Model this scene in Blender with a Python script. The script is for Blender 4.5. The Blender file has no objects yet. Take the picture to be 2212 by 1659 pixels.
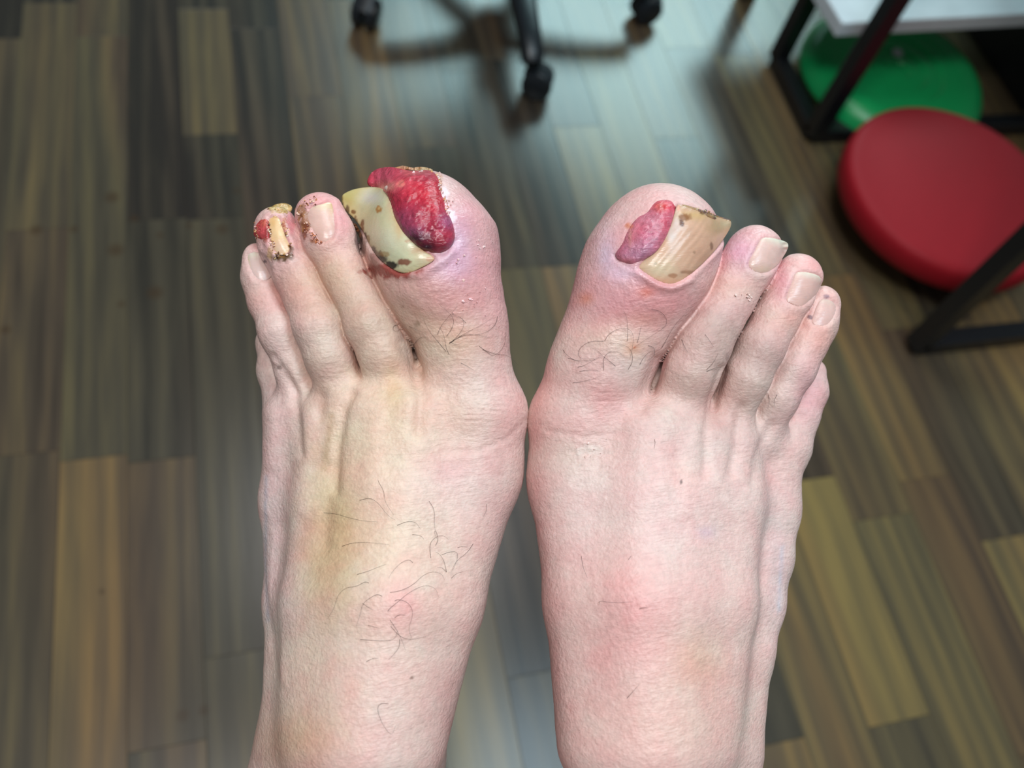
import bpy, bmesh, math, random
import numpy as np
from mathutils import Vector, Matrix, noise as mnoise

# ------------------------------------------------------------------ camera, world, lights, exposure
F = 1884.0; H = 0.95; CX, CY = 1106.0, 829.5
d1 = np.array([-831, 3630, -1884.]); d2 = np.array([7900, 830, -1884.])
d1 /= np.linalg.norm(d1); d2 -= d2 @ d1 * d1; d2 /= np.linalg.norm(d2); d3 = np.cross(d2, d1)
ROT = np.array([d2, d1, d3])            # camera axes -> world axes

ORG = np.array([0, 0, H])
sc = bpy.context.scene
COL = sc.collection
cam = bpy.data.cameras.new('camera'); cam_o = bpy.data.objects.new('camera', cam); COL.objects.link(cam_o)
cam.sensor_width = 36; cam.lens = 36 * F / 2212; cam.clip_start = 0.01; cam.clip_end = 50
M = Matrix([list(ROT[i]) + [ORG[i]] for i in range(3)] + [[0, 0, 0, 1]])
cam_o.matrix_world = M
sc.camera = cam_o
cam.dof.use_dof = True; cam.dof.focus_distance = 0.325; cam.dof.aperture_fstop = 7.5
sc.view_settings.view_transform = 'Standard'; sc.view_settings.look = 'None'
sc.view_settings.gamma = 1; sc.view_settings.use_curve_mapping = False
sc.view_settings.exposure = 0.0

w = bpy.data.worlds.new('room_light'); sc.world = w; w.use_nodes = True
w.node_tree.nodes['Background'].inputs[0].default_value = (0.80, 0.86, 0.90, 1)
w.node_tree.nodes['Background'].inputs[1].default_value = 0.15

def area(name, loc, target, sx, sy, energy, color):
    l = bpy.data.lights.new(name, 'AREA'); l.shape = 'RECTANGLE'; l.size = sx; l.size_y = sy
    l.energy = energy; l.color = color
    o = bpy.data.objects.new(name, l); COL.objects.link(o); o.location = loc
    dv = Vector(target) - Vector(loc)
    o.rotation_euler = dv.to_track_quat('-Z', 'Y').to_euler()
    return o
area('ceiling_panel_light', (0.62, 0.0, 2.6), (0.6, 0.0, 0), 0.8, 0.55, 19, (0.62, 0.86, 1.0))
area('ceiling_panel_light', (-0.30, -0.25, 2.6), (0.1, 0.1, .6), 0.7, 0.5, 28, (1.0, 0.99, 0.97))
area('ceiling_panel_light', (0.25, 1.25, 2.6), (0.1, 0.2, .6), 0.8, 0.5, 13, (1.0, 0.99, 0.97))
area('window_light', (1.9, 4.2, 2.5), (1.6, 3.6, 0), 2.4, 1.6, 152, (0.58, 0.90, 0.93))

# ------------------------------------------------------------------ helpers
def lin(c):
    c = np.asarray(c, float) / 255.0
    return np.where(c <= 0.04045, c / 12.92, ((c + 0.055) / 1.055) ** 2.4)
def cam2w(p): return np.asarray(p) @ ROT.T + ORG
def U(px, py, D):                       # photograph pixel at a real distance -> camera-axis metres
    return np.array([(px - CX) / F * D, (CY - py) / F * D, -D])
def at(px, py, z=0.0):                  # photograph pixel on the horizontal plane z
    r = ROT @ np.array([(px - CX) / F, (CY - py) / F, -1.0]); t = (z - H) / r[2]
    return ORG + r * t
def link(o, parent=None):
    COL.objects.link(o)
    if parent is not None: o.parent = parent
    return o
def tag(o, label=None, cat=None, group=None, kind=None):
    for k, v in (('label', label), ('category', cat), ('group', group), ('kind', kind)):
        if v: o[k] = v
    return o
def empty(name, loc, rz=0):
    o = bpy.data.objects.new(name, None); o.location = loc; o.rotation_euler.z = rz; o.empty_display_size = .05
    return link(o)
def mesh_np(name, V, Q, mat, parent=None, cols=None, smooth=True, wet=None):
    me = bpy.data.meshes.new(name); n = len(V); m = len(Q); k = Q.shape[1]
    me.vertices.add(n); me.vertices.foreach_set('co', np.ascontiguousarray(V, np.float32).ravel())
    me.loops.add(m * k); me.loops.foreach_set('vertex_index', np.ascontiguousarray(Q, np.int32).ravel())
    me.polygons.add(m); me.polygons.foreach_set('loop_start', np.arange(0, m * k, k, dtype=np.int32))
    me.update(calc_edges=True)
    me.polygons.foreach_set('use_smooth', np.full(m, smooth))
    if cols is not None:
        a = me.attributes.new('Col', 'FLOAT_COLOR', 'POINT')
        a.data.foreach_set('color', np.c_[cols, np.ones(n)].astype(np.float32).ravel())
    if wet is not None:
        a = me.attributes.new('wet', 'FLOAT', 'POINT'); a.data.foreach_set('value', wet.astype(np.float32))
    me.materials.append(mat); me.validate()
    return link(bpy.data.objects.new(name, me), parent)

class MB:                               # collects shapes in one bmesh
    def __init__(s): s.bm = bmesh.new()
    def box(s, c, size, rz=0, bevel=0.0):
        m = Matrix.Translation(c) @ Matrix.Rotation(rz, 4, 'Z') @ Matrix.Diagonal((*size, 1))
        g = bmesh.ops.create_cube(s.bm, size=1, matrix=m)
        if bevel:
            es = list({e for v in g['verts'] for e in v.link_edges})
            bmesh.ops.bevel(s.bm, geom=es, offset=bevel, segments=2, affect='EDGES', profile=.5)
        return s
    def bar(s, a, b, wx, wy=None, bevel=.002):
        wy = wy or wx; a = Vector(a); b = Vector(b); d = b - a
        q = d.to_track_quat('Z', 'Y') if abs(d.normalized().z) < .99 else Matrix.Identity(3).to_quaternion()
        m = Matrix.Translation((a + b) / 2) @ q.to_matrix().to_4x4() @ Matrix.Diagonal((wx, wy, d.length, 1))
        g = bmesh.ops.create_cube(s.bm, size=1, matrix=m)
        if bevel:
            es = list({e for v in g['verts'] for e in v.link_edges})
            bmesh.ops.bevel(s.bm, geom=es, offset=bevel, segments=2, affect='EDGES', profile=.5)
        return s
    def lathe(s, prof, seg=64, mat=None):
        mat = mat or Matrix.Identity(4); rings = []
        for r, z in prof:
            if r < 1e-6: rings.append([s.bm.verts.new(mat @ Vector((0, 0, z)))])
            else: rings.append([s.bm.verts.new(mat @ Vector((r * math.cos(2 * math.pi * i / seg), r * math.sin(2 * math.pi * i / seg), z))) for i in range(seg)])
        for A, B in zip(rings, rings[1:]):
            for i in range(seg):
                j = (i + 1) % seg
                if len(A) == 1 and len(B) > 1: s.bm.faces.new((A[0], B[i], B[j]))
                elif len(B) == 1 and len(A) > 1: s.bm.faces.new((A[i], B[0], A[j]))
                elif len(A) > 1: s.bm.faces.new((A[i], B[i], B[j], A[j]))
        return s
    def sweep(s, pts, sizes, seg=14, power=2.0):     # tapering section (w,h) along pts, up = Z
        rings = []
        for k, p in enumerate(pts):
            p = Vector(p); a = Vector(pts[max(k - 1, 0)]); b = Vector(pts[min(k + 1, len(pts) - 1)])
            t = (b - a).normalized(); side = t.cross(Vector((0, 0, 1)))
            side = side.normalized() if side.length > 1e-4 else Vector((1, 0, 0))
            up = side.cross(t).normalized(); wv, hv = sizes[k]; ring = []
            for i in range(seg):
                an = 2 * math.pi * i / seg; c, sn = math.cos(an), math.sin(an)
                e = 2 / power
                ring.append(s.bm.verts.new(p + side * (math.copysign(abs(c) ** e, c) * wv) + up * (math.copysign(abs(sn) ** e, sn) * hv)))
            rings.append(ring)
        for A, B in zip(rings, rings[1:]):
            for i in range(seg): s.bm.faces.new((A[i], A[(i + 1) % seg], B[(i + 1) % seg], B[i]))
        s.bm.faces.new(rings[0][::-1]); s.bm.faces.new(rings[-1])
        return s
    def build(s, name, mat, parent=None, smooth=False):
        bmesh.ops.recalc_face_normals(s.bm, faces=s.bm.faces)
        me = bpy.data.meshes.new(name); s.bm.to_mesh(me); s.bm.free(); me.materials.append(mat)
        if smooth:
            me.polygons.foreach_set('use_smooth', np.full(len(me.polygons), True))
            me.set_sharp_from_angle(angle=math.radians(40))
        return link(bpy.data.objects.new(name, me), parent)

# ------------------------------------------------------------------ materials
def new_mat(name):
    m = bpy.data.materials.new(name); m.use_nodes = True
    return m, m.node_tree, m.node_tree.nodes['Principled BSDF']
def plain(name, rgb, rough=.5, spec=.5, bump=0, bscale=300, var=.06):
    m, t, b = new_mat(name); n = t.nodes
    b.inputs['Roughness'].default_value = rough; b.inputs['Specular IOR Level'].default_value = spec
    tc = n.new('ShaderNodeTexCoord'); nz = n.new('ShaderNodeTexNoise'); nz.inputs['Scale'].default_value = bscale / 12
    t.links.new(tc.outputs['Object'], nz.inputs['Vector'])
    mx = n.new('ShaderNodeMix'); mx.data_type = 'RGBA'; c = lin(rgb)
    mx.inputs['A'].default_value = (*(c * (1 - var * 2)), 1); mx.inputs['B'].default_value = (*np.minimum(c * (1 + var * 2), 1), 1)
    t.links.new(nz.outputs['Fac'], mx.inputs['Factor']); t.links.new(mx.outputs['Result'], b.inputs['Base Color'])
    if bump:
        n2 = n.new('ShaderNodeTexNoise'); n2.inputs['Scale'].default_value = bscale; t.links.new(tc.outputs['Object'], n2.inputs['Vector'])
        bp = n.new('ShaderNodeBump'); bp.inputs['Strength'].default_value = bump; bp.inputs['Distance'].default_value = .001
        t.links.new(n2.outputs['Fac'], bp.inputs['Height']); t.links.new(bp.outputs['Normal'], b.inputs['Normal'])
    return m

def wood():
    m, t, b = new_mat('walnut_laminate'); n = t.nodes; L = t.links.new
    geo = n.new('ShaderNodeNewGeometry'); oi = n.new('ShaderNodeObjectInfo')
    at1 = n.new('ShaderNodeAttribute'); at1.attribute_name = 'tone'
    # grain coordinates: stretched along the plank, shifted plank by plank
    sh = n.new('ShaderNodeCombineXYZ'); mul = n.new('ShaderNodeMath'); mul.operation = 'MULTIPLY'; mul.inputs[1].default_value = 37.0
    L(at1.outputs['Fac'], mul.inputs[0]); L(mul.outputs[0], sh.inputs[0]); L(mul.outputs[0], sh.inputs[1]); L(mul.outputs[0], sh.inputs[2])
    ad = n.new('ShaderNodeVectorMath'); L(geo.outputs['Position'], ad.inputs[0]); L(sh.outputs[0], ad.inputs[1])
    def mp(s):
        k = n.new('ShaderNodeMapping'); k.inputs['Scale'].default_value = s; L(ad.outputs[0], k.inputs['Vector']); return k
    m1 = mp((20, 1.5, 1)); nz = n.new('ShaderNodeTexNoise'); nz.inputs['Scale'].default_value = 1; nz.inputs['Detail'].default_value = 5
    nz.inputs['Distortion'].default_value = 1.6; L(m1.outputs[0], nz.inputs['Vector'])
    m2 = mp((230, 9, 1)); nf = n.new('ShaderNodeTexNoise'); nf.inputs['Scale'].default_value = 1; nf.inputs['Detail'].default_value = 4; L(m2.outputs[0], nf.inputs['Vector'])
    m3 = mp((9, .9, 1)); wv = n.new('ShaderNodeTexWave'); wv.inputs['Scale'].default_value = 1.3; wv.inputs['Distortion'].default_value = 7
    wv.inputs['Detail'].default_value = 2; wv.inputs['Detail Scale'].default_value = 1.2; L(m3.outputs[0], wv.inputs['Vector'])
    cr = n.new('ShaderNodeValToRGB'); e = cr.color_ramp.elements
    def cc(c): return (*lin(c), 1)
    e[0].position = .22; e[0].color = cc((42, 39, 34)); e[1].position = .80; e[1].color = cc((134, 114, 70))
    x = cr.color_ramp.elements.new(.42); x.color = cc((74, 67, 54)); x = cr.color_ramp.elements.new(.58); x.color = cc((98, 87, 62))
    s1 = n.new('ShaderNodeMath'); s1.operation = 'MULTIPLY_ADD'; s1.inputs[1].default_value = .38; L(nz.outputs['Fac'], s1.inputs[0])
    s0 = n.new('ShaderNodeMath'); s0.operation = 'MULTIPLY'; s0.inputs[1].default_value = .10; L(wv.outputs['Fac'], s0.inputs[0]); L(s0.outputs[0], s1.inputs[2])
    s2 = n.new('ShaderNodeMath'); s2.operation = 'MULTIPLY_ADD'; s2.inputs[1].default_value = .20; L(nf.outputs['Fac'], s2.inputs[0]); L(s1.outputs[0], s2.inputs[2])
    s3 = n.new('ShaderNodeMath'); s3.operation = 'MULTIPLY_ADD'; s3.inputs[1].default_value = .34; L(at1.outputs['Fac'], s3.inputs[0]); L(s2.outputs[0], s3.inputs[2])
    s4 = n.new('ShaderNodeMath'); s4.operation = 'SUBTRACT'; s4.inputs[1].default_value = .05; L(s3.outputs[0], s4.inputs[0])
    L(s4.outputs[0], cr.inputs['Fac'])
    m5 = mp((7, .8, 1)); nh = n.new('ShaderNodeTexNoise'); nh.inputs['Scale'].default_value = 1; nh.inputs['Detail'].default_value = 2; L(m5.outputs[0], nh.inputs['Vector'])
    hr = n.new('ShaderNodeMapRange'); hr.inputs['From Min'].default_value = .4; hr.inputs['From Max'].default_value = .65; L(nh.outputs['Fac'], hr.inputs['Value'])
    hx = n.new('ShaderNodeMix'); hx.data_type = 'RGBA'; hx.blend_type = 'MULTIPLY'; hx.inputs['B'].default_value = (1.12, .90, .92, 1)
    L(hr.outputs['Result'], hx.inputs['Factor']); L(cr.outputs['Color'], hx.inputs['A']); prev = hx.outputs['Result']
    for (sx, sy, ra) in ((250, 540, .013), (242, 426, .012), (335, 632, .013), (160, 495, .007), (78, 497, .010), (290, 472, .008), (408, 487, .006), (480, 495, .011), (512, 412, .006), (346, 508, .006), (12, 712, .008), (262, 657, .006), (440, 1535, .007), (395, 1545, .008), (220, 1278, .004), (1260, 193, .005), (1090, 268, .006)):
        p = at(sx, sy); vm = n.new('ShaderNodeVectorMath'); vm.operation = 'DISTANCE'; vm.inputs[1].default_value = tuple(p)
        L(geo.outputs['Position'], vm.inputs[0]); ml = n.new('ShaderNodeMapRange'); ml.inputs['From Min'].default_value = ra; ml.inputs['From Max'].default_value = ra * .4
        ml.inputs['To Max'].default_value = .6; L(vm.outputs['Value'], ml.inputs['Value'])
        mz = n.new('ShaderNodeMix'); mz.data_type = 'RGBA'; mz.inputs['B'].default_value = cc((62, 44, 26)); L(ml.outputs['Result'], mz.inputs['Factor']); L(prev, mz.inputs['A']); prev = mz.outputs['Result']
    L(prev, b.inputs['Base Color'])
    b.inputs['Roughness'].default_value = .27; b.inputs['Specular IOR Level'].default_value = .55
    bp = n.new('ShaderNodeBump'); bp.inputs['Strength'].default_value = .15; bp.inputs['Distance'].default_value = .0006
    L(nf.outputs['Fac'], bp.inputs['Height']); L(bp.outputs['Normal'], b.inputs['Normal'])
    return m

def flesh(name, rough=.50, sss=.07, bump=.55, bscale=1500, wetrough=.2, mottle=.13, coat=0):
    m, t, b = new_mat(name); n = t.nodes; L = t.links.new
    a = n.new('ShaderNodeAttribute'); a.attribute_name = 'Col'; wa = n.new('ShaderNodeAttribute'); wa.attribute_name = 'wet'
    tc = n.new('ShaderNodeTexCoord')
    nz = n.new('ShaderNodeTexNoise'); nz.inputs['Scale'].default_value = 75; nz.inputs['Detail'].default_value = 5; nz.inputs['Roughness'].default_value = .65
    L(tc.outputs['Object'], nz.inputs['Vector'])
    mr = n.new('ShaderNodeMapRange'); mr.inputs['From Min'].default_value = .3; mr.inputs['From Max'].default_value = .7
    mr.inputs['To Min'].default_value = 0; mr.inputs['To Max'].default_value = 1; L(nz.outputs['Fac'], mr.inputs['Value'])
    mx = n.new('ShaderNodeMix'); mx.data_type = 'RGBA'; mx.blend_type = 'MULTIPLY'; mx.inputs['Factor'].default_value = 1
    cr = n.new('ShaderNodeMix'); cr.data_type = 'RGBA'
    cr.inputs['A'].default_value = (1, 1 - mottle * 1.5, 1 - mottle * 1.3, 1); cr.inputs['B'].default_value = (1, 1, 1, 1)
    L(mr.outputs['Result'], cr.inputs['Factor'])
    L(a.outputs['Color'], mx.inputs['A']); L(cr.outputs['Result'], mx.inputs['B'])
    nb = n.new('ShaderNodeTexNoise'); nb.inputs['Scale'].default_value = 420; nb.inputs['Detail'].default_value = 4; nb.inputs['Roughness'].default_value = .7
    L(tc.outputs['Object'], nb.inputs['Vector'])
    mb = n.new('ShaderNodeMapRange'); mb.inputs['From Min'].default_value = .3; mb.inputs['From Max'].default_value = .7
    mb.inputs['To Min'].default_value = 1 - mottle * .9; mb.inputs['To Max'].default_value = 1 + mottle * .5; L(nb.outputs['Fac'], mb.inputs['Value'])
    vs = n.new('ShaderNodeVectorMath'); vs.operation = 'SCALE'; L(mx.outputs['Result'], vs.inputs[0]); L(mb.outputs['Result'], vs.inputs['Scale'])
    L(vs.outputs[0], b.inputs['Base Color'])
    b.inputs['Subsurface Weight'].default_value = sss; b.inputs['Subsurface Radius'].default_value = (1, .35, .2)
    b.inputs['Subsurface Scale'].default_value = .0018
    r = n.new('ShaderNodeMapRange'); r.inputs['To Min'].default_value = rough; r.inputs['To Max'].default_value = wetrough
    L(wa.outputs['Fac'], r.inputs['Value']); L(r.outputs['Result'], b.inputs['Roughness'])
    v = n.new('ShaderNodeTexVoronoi'); v.inputs['Scale'].default_value = bscale * .55; L(tc.outputs['Object'], v.inputs['Vector'])
    n2 = n.new('ShaderNodeTexNoise'); n2.inputs['Scale'].default_value = bscale * .35; n2.inputs['Detail'].default_value = 4; L(tc.outputs['Object'], n2.inputs['Vector'])
    sm = n.new('ShaderNodeMath'); sm.operation = 'MULTIPLY_ADD'; sm.inputs[1].default_value = .35; L(v.outputs['Distance'], sm.inputs[0]); L(n2.outputs['Fac'], sm.inputs[2])
    bp = n.new('ShaderNodeBump'); bp.inputs['Strength'].default_value = bump; bp.inputs['Distance'].default_value = .0005
    mc = n.new('ShaderNodeMapping'); mc.inputs['Rotation'].default_value = (0, 0, .15); mc.inputs['Scale'].default_value = (150, 900, 900); L(tc.outputs['Object'], mc.inputs['Vector'])
    n3 = n.new('ShaderNodeTexNoise'); n3.inputs['Scale'].default_value = 1; n3.inputs['Detail'].default_value = 3; n3.inputs['Distortion'].default_value = .8; L(mc.outputs[0], n3.inputs['Vector'])
    s3 = n.new('ShaderNodeMath'); s3.operation = 'MULTIPLY_ADD'; s3.inputs[1].default_value = .9; L(n3.outputs['Fac'], s3.inputs[0]); L(sm.outputs[0], s3.inputs[2])
    L(s3.outputs[0], bp.inputs['Height']); L(bp.outputs['Normal'], b.inputs['Normal'])
    if coat: b.inputs['Coat Weight'].default_value = coat; b.inputs['Coat Roughness'].default_value = .12
    return m

WOOD = wood()
SKIN = flesh('skin')
NAIL = flesh('nail_keratin', rough=.33, sss=.2, bump=.25, bscale=700, mottle=.03)
TISSUE = flesh('moist_red_tissue', rough=.4, sss=.05, bump=.9, bscale=1100, wetrough=.24, mottle=.3, coat=.15)
CRUST = flesh('dried_crust', rough=.42, sss=.0, bump=1.0, bscale=1100, wetrough=.15, mottle=.3, coat=.35)
BLACKP = plain('black_plastic', (26, 31, 36), .38, .5, .1)
BLACKM = plain('black_powder_coat', (20, 22, 26), .33, .5, .25, 900)
WHITEB = plain('white_board', (205, 215, 222), .45, .4)
RED = plain('red_vinyl', (148, 16, 30), .6, .25, .25, 900, .03)
GREEN = plain('green_vinyl', (18, 158, 88), .34, .5, .15, 900, .03)
VALVE = plain('pale_valve', (200, 190, 205), .4)
DARKR = plain('dark_rubber', (15, 17, 20), .6, .3)
HAIR = plain('dark_hair', (46, 32, 30), .45, .4)

# ------------------------------------------------------------------ floor: strips laid as separate planks
rows = [-.27, -.2, -.1275, -.0545, .0205, .099]
rows += [.099 + .0773 * k for k in range(1, 6)] + [.563, .642, .727]
while rows[-1] < 2.6: rows.append(rows[-1] + .0775)
while rows[0] > -2.0: rows.insert(0, rows[0] - .0735)
known = {-.27: [1.142, .46], -.2: [.4485], -.1275: [1.2, .94, .79, .22], .0205: [1.01], .642: [.256], .563: [.026, .318, .9], .727: [.62]}
tones = {(-.1275, .94, 1.2): .80, (-.1275, .22, .79): .36, (-.2, .4485, 9): .25, (.642, -9, .256): .62, (.563, .026, .318): .98, (.563, -9, .026): .3,
         (.642, .256, 9): .50, (-.0545, -9, 9): .22}
floor = empty('floor', (0, 0, 0)); floor['kind'] = 'structure'
random.seed(4)
planks = []
for i in range(len(rows) - 1):
    x0, x1 = rows[i], rows[i + 1]
    key = next((k for k in known if abs(k - x0) < .002), None)
    js = sorted(known.get(key, []))
    if not js: js = [random.uniform(.1, .6)]
    y = js[0]
    while y > -2.2: y -= random.uniform(.30, .52); js.insert(0, y)
    if key is None or js[-1] < 3:
        y = js[-1]
        while y < 4.4: y += random.uniform(.30, .52); js.append(y)
    for a, b in zip(js, js[1:]):
        t = random.betavariate(1.4, 1.4)
        for (k, lo, hi), v in tones.items():
            if abs(k - x0) < .002 and a >= lo - .01 and (b <= hi + .01) and (hi < 9 or a < lo + .02 or lo < -8): t = v; break
        t = t + .30 * ((x0 + x1) / 2 - .2) - .26 * ((a + b) / 2 - .55)  # light falloff put into plank tone: darker far left, lighter near right
        planks.append((x0, x1, a, b, t))
def seen(p):                                    # how near the plank lies to the middle of the picture's floor
    return math.hypot((p[0] + p[1]) / 2 - .45, ((p[2] + p[3]) / 2 - .6))
planks.sort(key=seen)
def plank_geo(x0, x1, a, b, bm, layer, t):
    g = .00012; z = 0.0; th = -.008; c = .0003
    P = [(x0 + g, a + g), (x1 - g, a + g), (x1 - g, b - g), (x0 + g, b - g)]
    Q = [(x0 + g + c, a + g + c), (x1 - g - c, a + g + c), (x1 - g - c, b - g - c), (x0 + g + c, b - g - c)]
    lo = [bm.verts.new((*p, th)) for p in P]; mi = [bm.verts.new((*p, z - c)) for p in P]; up = [bm.verts.new((*p, z)) for p in Q]
    for v in lo + mi + up: v[layer] = t
    for A, B in ((lo, mi), (mi, up)):
        for k in range(4): bm.faces.new((A[k], A[(k + 1) % 4], B[(k + 1) % 4], B[k]))
    bm.faces.new(up); bm.faces.new(lo[::-1])
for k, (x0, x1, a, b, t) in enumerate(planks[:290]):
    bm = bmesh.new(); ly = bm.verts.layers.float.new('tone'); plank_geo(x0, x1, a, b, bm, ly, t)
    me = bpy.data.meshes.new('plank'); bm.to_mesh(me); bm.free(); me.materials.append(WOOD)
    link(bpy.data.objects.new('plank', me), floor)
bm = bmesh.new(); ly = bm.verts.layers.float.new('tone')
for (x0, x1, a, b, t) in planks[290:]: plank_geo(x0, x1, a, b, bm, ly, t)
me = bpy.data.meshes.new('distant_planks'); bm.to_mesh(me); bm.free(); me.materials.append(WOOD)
o = link(bpy.data.objects.new('distant_planks', me), floor); o['kind'] = 'stuff'
MB().box((.3, 1.1, -.014), (4.6, 7.2, .010)).build('underlay', DARKR, floor)

# ------------------------------------------------------------------ SDF toolkit for the feet
def cap(p, a, b, ra, rb):
    ab = b - a; t = np.clip(((p - a) @ ab) / max(ab @ ab, 1e-12), 0, 1)
    return np.linalg.norm(p - a - t[:, None] * ab, axis=1) - (ra + (rb - ra) * t)
def smin(a, b, k):
    h = np.clip(.5 + .5 * (b - a) / k, 0, 1)
    return b + (a - b) * h - k * h * (1 - h)
class Chain:
    # nodes (px, py, r_px, depth of the centre, metres)
    def __init__(s, nodes, k=.004):
        s.k = k; s.n = [(U(x, y, D).astype(np.float32), np.float32(r / F * D)) for x, y, r, D in nodes]
    def __call__(s, p):
        d = None
        for (a, ra), (b, rb) in zip(s.n, s.n[1:]):
            e = cap(p, a, b, ra, rb); d = e if d is None else smin(d, e, s.k)
        return d
class Multi:
    def __init__(s, chains, k): s.c, s.k = chains, k
    def __call__(s, p):
        d = s.c[0](p)
        for c in s.c[1:]: d = smin(d, c(p), s.k)
        return d
class Foot:
    def __init__(s, body, toes, legs, kb=.009, kt=.0008, kj=.0055):
        s.body, s.toes, s.legs, s.kb, s.kt, s.kj = body, toes, legs, kb, kt, kj
    def __call__(s, p):
        p = np.asarray(p, np.float32)
        d = None
        for c in s.body:
            e = c(p); d = e if d is None else smin(d, e, s.kb)
        for c in s.legs: d = smin(d, c(p), .02)
        t = None
        for c in s.toes:
            e = c(p)
            t = e if t is None else smin(t, e, s.kt) + np.float32(.0009) * np.exp(-((t - e) / np.float32(.0024)) ** 2)
        return smin(d, t, s.kj)
def surface(fn, lo, hi, h):
    """surface nets on a sparse band"""
    c = 4; lo = np.array(lo); n = np.ceil((np.array(hi) - lo) / (h * c)).astype(int)
    ax = [lo[i] + (np.arange(n[i]) + .5) * h * c for i in range(3)]
    G = np.stack(np.meshgrid(*ax, indexing='ij'), -1).reshape(-1, 3)
    dc = fn(G).reshape(n)
    N = n * c
    big = np.repeat(np.repeat(np.repeat(dc, c, 0), c, 1), c, 2).astype(np.float32)
    idx = np.argwhere(np.abs(big) < h * c * 1.35 + .001)
    pts = lo + (idx + .5) * h
    vals = np.empty(len(pts), np.float32)
    for i in range(0, len(pts), 400000): vals[i:i + 400000] = fn(pts[i:i + 400000])
    big[idx[:, 0], idx[:, 1], idx[:, 2]] = vals
    S = big < 0
    acc = np.zeros(tuple(N - 1) + (3,), np.float32); cnt = np.zeros(tuple(N - 1), np.float32)
    for a in range(3):
        o1 = [slice(0, None)] * 3; o2 = [slice(0, None)] * 3; o1[a] = slice(0, -1); o2[a] = slice(1, None)
        A = big[tuple(o1)]; B = big[tuple(o2)]; X = S[tuple(o1)] != S[tuple(o2)]
        e = np.argwhere(X); t = A[X] / (A[X] - B[X])
        P = e.astype(np.float32); P[:, a] += t
        o = [k for k in range(3) if k != a]
        for u in (0, 1):
            for v in (0, 1):
                q = e.copy(); q[:, o[0]] -= u; q[:, o[1]] -= v
                ok = (q >= 0).all(1) & (q < (N - 1)).all(1)
                qq = q[ok]; np.add.at(acc, (qq[:, 0], qq[:, 1], qq[:, 2]), P[ok]); np.add.at(cnt, (qq[:, 0], qq[:, 1], qq[:, 2]), 1)
    cells = np.argwhere(cnt > 0); vid = np.full(tuple(N - 1), -1, np.int32)
    vid[cells[:, 0], cells[:, 1], cells[:, 2]] = np.arange(len(cells))
    V = acc[cells[:, 0], cells[:, 1], cells[:, 2]] / cnt[cells[:, 0], cells[:, 1], cells[:, 2]][:, None]
    V = lo + (V + .5) * h
    Q = []
    for a in range(3):
        o1 = [slice(0, None)] * 3; o2 = [slice(0, None)] * 3; o1[a] = slice(0, -1); o2[a] = slice(1, None)
        s1 = S[tuple(o1)]; s2 = S[tuple(o2)]
        e = np.argwhere(s1 != s2); fl = s1[s1 != s2]
        b, c2 = [(1, 2), (2, 0), (0, 1)][a]
        ok = (e[:, b] > 0) & (e[:, c2] > 0) & (e[:, b] < N[b] - 1) & (e[:, c2] < N[c2] - 1); e = e[ok]; fl = fl[ok]
        def g(db, dc_):
            q = e.copy(); q[:, b] -= db; q[:, c2] -= dc_; return vid[q[:, 0], q[:, 1], q[:, 2]]
        f4 = np.stack([g(1, 1), g(0, 1), g(0, 0), g(1, 0)], 1); f4[~fl] = f4[~fl][:, ::-1]
        Q.append(f4)
    return V, np.concatenate(Q)
GM = [1]
def grad(fn, V, e=.0004):
    g = np.empty_like(V)
    for a in range(3):
        d = np.zeros(3); d[a] = e; g[:, a] = (fn(V + d) - fn(V - d))
    m = np.linalg.norm(g, axis=1, keepdims=True); GM[0] = np.clip(m[:, 0] / (2 * e), .6, 3)
    return g / np.maximum(m, 1e-9)
def pix(V): return CX + F * V[:, 0] / -V[:, 2], CY - F * V[:, 1] / -V[:, 2]
def trace(fn, px, py, D0=.24, D1=.46):
    px = np.asarray(px, float); py = np.asarray(py, float)
    r = np.stack([(px - CX) / F, (CY - py) / F, -np.ones_like(px)], 1); ln = np.linalg.norm(r, axis=1)
    D = np.full(len(px), D0); done = np.zeros(len(px), bool)
    for _ in range(70):
        d = fn(r * D[:, None]); D = D + np.where(done, 0, d / ln * .9)
        done |= (np.abs(d) < 3e-5) | (D > D1)
        if done.all(): break
    D[(D > D1) | (np.abs(fn(r * D[:, None])) > 4e-4)] = np.nan
    return D
def polysd(px, py, poly):                # signed pixel distance, positive inside
    P = np.array(poly, float); best = np.full(len(px), 1e9); ins = np.zeros(len(px), bool)
    for (x0, y0), (x1, y1) in zip(P, np.roll(P, -1, 0)):
        dx, dy = x1 - x0, y1 - y0; t = np.clip(((px - x0) * dx + (py - y0) * dy) / (dx * dx + dy * dy + 1e-9), 0, 1)
        best = np.minimum(best, np.hypot(px - x0 - t * dx, py - y0 - t * dy))
        c = ((y0 > py) != (y1 > py)); ins ^= c & (px < (x1 - x0) * (py - y0) / ((y1 - y0) if y1 != y0 else 1e-9) + x0)
    return np.where(ins, best, -best)
def smooth_poly(p, it=2):
    P = np.array(p, float)
    for _ in range(it):
        Nn = np.roll(P, -1, 0); P = np.stack([P * .75 + Nn * .25, P * .25 + Nn * .75], 1).reshape(-1, 2)
    return P
def segd(px, py, line):
    best = np.full(len(px), 1e9)
    for (x0, y0), (x1, y1) in zip(line, line[1:]):
        dx, dy = x1 - x0, y1 - y0; t = np.clip(((px - x0) * dx + (py - y0) * dy) / (dx * dx + dy * dy + 1e-9), 0, 1)
        best = np.minimum(best, np.hypot(px - x0 - t * dx, py - y0 - t * dy))
    return best
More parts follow.
